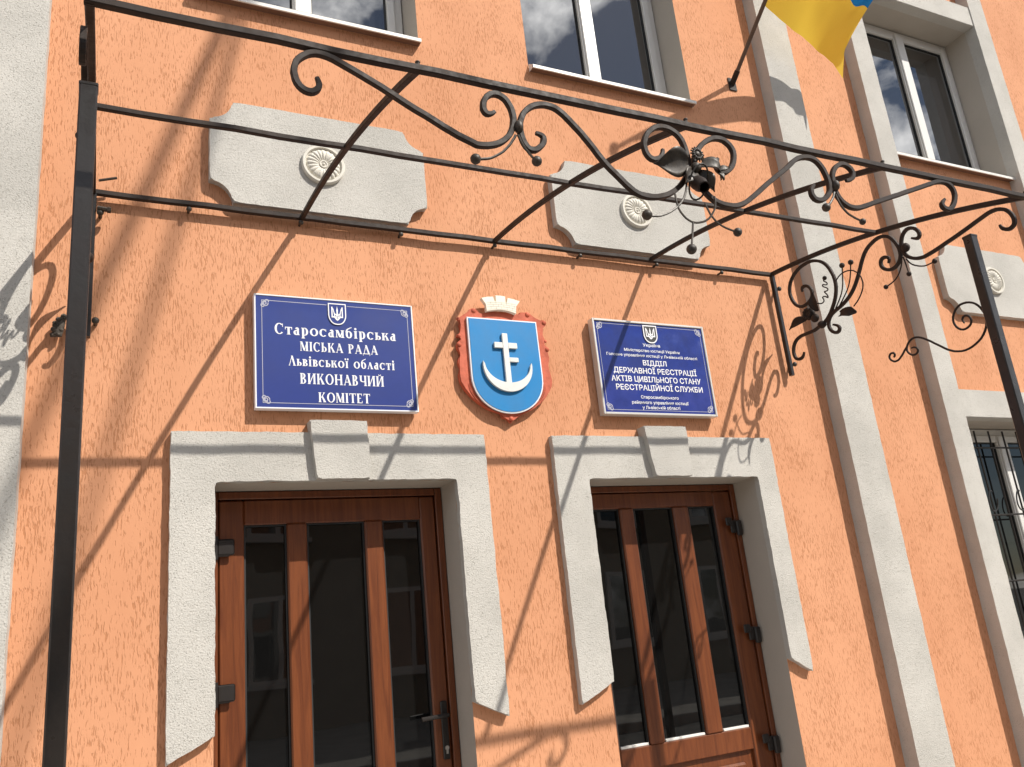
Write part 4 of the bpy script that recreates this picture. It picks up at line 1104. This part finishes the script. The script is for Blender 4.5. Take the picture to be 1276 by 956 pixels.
def flag_pt(u, v):
    def row(a, b, sag, dr): return a.lerp(b, u) + Vector((0, 0, -1)) * sag * math.sin(math.pi * u) + dr * math.sin(math.pi * u)
    r0 = row(A_, Bc, .010, Vector((.115, .09, .095))); r1 = row(Mh, Cc, -.02, Vector((0, .03, 0))); r2 = row(D_, E_, .0, Vector((.02, .32, -.23)))
    # quadratic through the three rows
    a = (v - .5) * (v - 1) / .5; b = v * (v - 1) / -.25; c = v * (v - .5) / .5
    p = r0 * a + r1 * b + r2 * c
    nrm = Vector((.35, .75, -.35))
    rip = .036 * math.sin(u * 9.5 + v * 2.2) * u * (1.1 - .4 * v) + .014 * math.sin(u * 21 + v * 5) * u + .007 * math.sin(u * 37 - v * 11) * (.3 + u)
    p += nrm * rip * min(1, v * 3 + .25)
    # the free lower corner hangs down limp
    if v < .12 and u > .93: p += Vector((.004, -.01, -.10)) * ((u - .93) / .07) * (1 - v / .12)
    return p
def cloth(v0, v1, name, mat, nv=22, nu=70):
    m = MB()
    gr = [[m.bm.verts.new(flag_pt(i / nu, v0 + (v1 - v0) * j / nv)) for i in range(nu + 1)] for j in range(nv + 1)]
    for j in range(nv):
        for i in range(nu): m.bm.faces.new((gr[j][i], gr[j][i + 1], gr[j + 1][i + 1], gr[j + 1][i]))
    return m.build(name, M[mat], fg, True)
cloth(0, .485, 'yellow_stripe', 'yellow'); cloth(.485, 1, 'blue_stripe', 'fblue')

# ---------------------------------------------------------------- street side: what the panes mirror and what throws the soft stripes
for (px, pz, dx, t, rr, lab) in ((.133, 3.505, -.267, 6.0, .030, 'thick overhead cable across the street whose soft shadow falls left of the panel'), (.273, 3.425, -.367, 6.4, .020, 'thinner overhead cable across the street whose faint shadow reaches the left plaster panel')):
    c0 = Vector((px, 0, pz)) + Vector((.607, -.78, 1.0)) * t
    d = Vector((dx, .78, 0)).normalized()
    k0 = -(-c0.y) / d.y
    m = MB()
    L0, L1 = -(19.0 + c0.y) / d.y, (-c0.y + .55) / d.y
    m.rod([c0 + d * (L0 + (L1 - L0) * i / 24) + Vector((0, 0, .0)) for i in range(25)], rr, 8)
    o = m.build('overhead_cable', M['cable'])
    o['label'] = lab; o['category'] = 'cable'; o['group'] = 'cables high across the street'

op = empty('town_house', 'pale ochre two storey town house across the street, mirrored in the door glass', 'building', (0, 0, 0))
m = MB(); m.box(-16, 20, -23, -15, .12, 7.0); m.build('wall', M['opp'], op)
m = MB()
m.quad([(-16.3, -14.7, 6.95), (20.3, -14.7, 6.95), (20.3, -19, 9.45), (-16.3, -19, 9.45)]); m.quad([(-16.3, -23.3, 6.95), (20.3, -23.3, 6.95), (20.3, -19, 9.45), (-16.3, -19, 9.45)])
m.build('roof', M['tile'], op)
for i in range(12):
    for z0_, z1_ in ((1.1, 2.9), (4.1, 6.0)):
        x = -14.5 + i * 2.9
        m = MB()
        m.box(x, x + .10, -15, -14.94, z0_, z1_); m.box(x + 1.2, x + 1.3, -15, -14.94, z0_, z1_); m.box(x + .6, x + .7, -15, -14.945, z0_ + .1, z1_ - .1)
        m.box(x + .1005, x + 1.1995, -15, -14.941, z1_ - .1, z1_); m.box(x + .1005, x + 1.1995, -15, -14.941, z0_, z0_ + .1); m.box(x - .06, x + 1.36, -15, -14.9, z0_ - .1, z0_ - .001)
        wo_ = m.build('window', M['pvc'], op)
        m = MB(); m.box(x + .1, x + 1.2, -15, -14.96, z0_ + .1, z1_ - .1); m.build('pane', M['glass'], wo_)
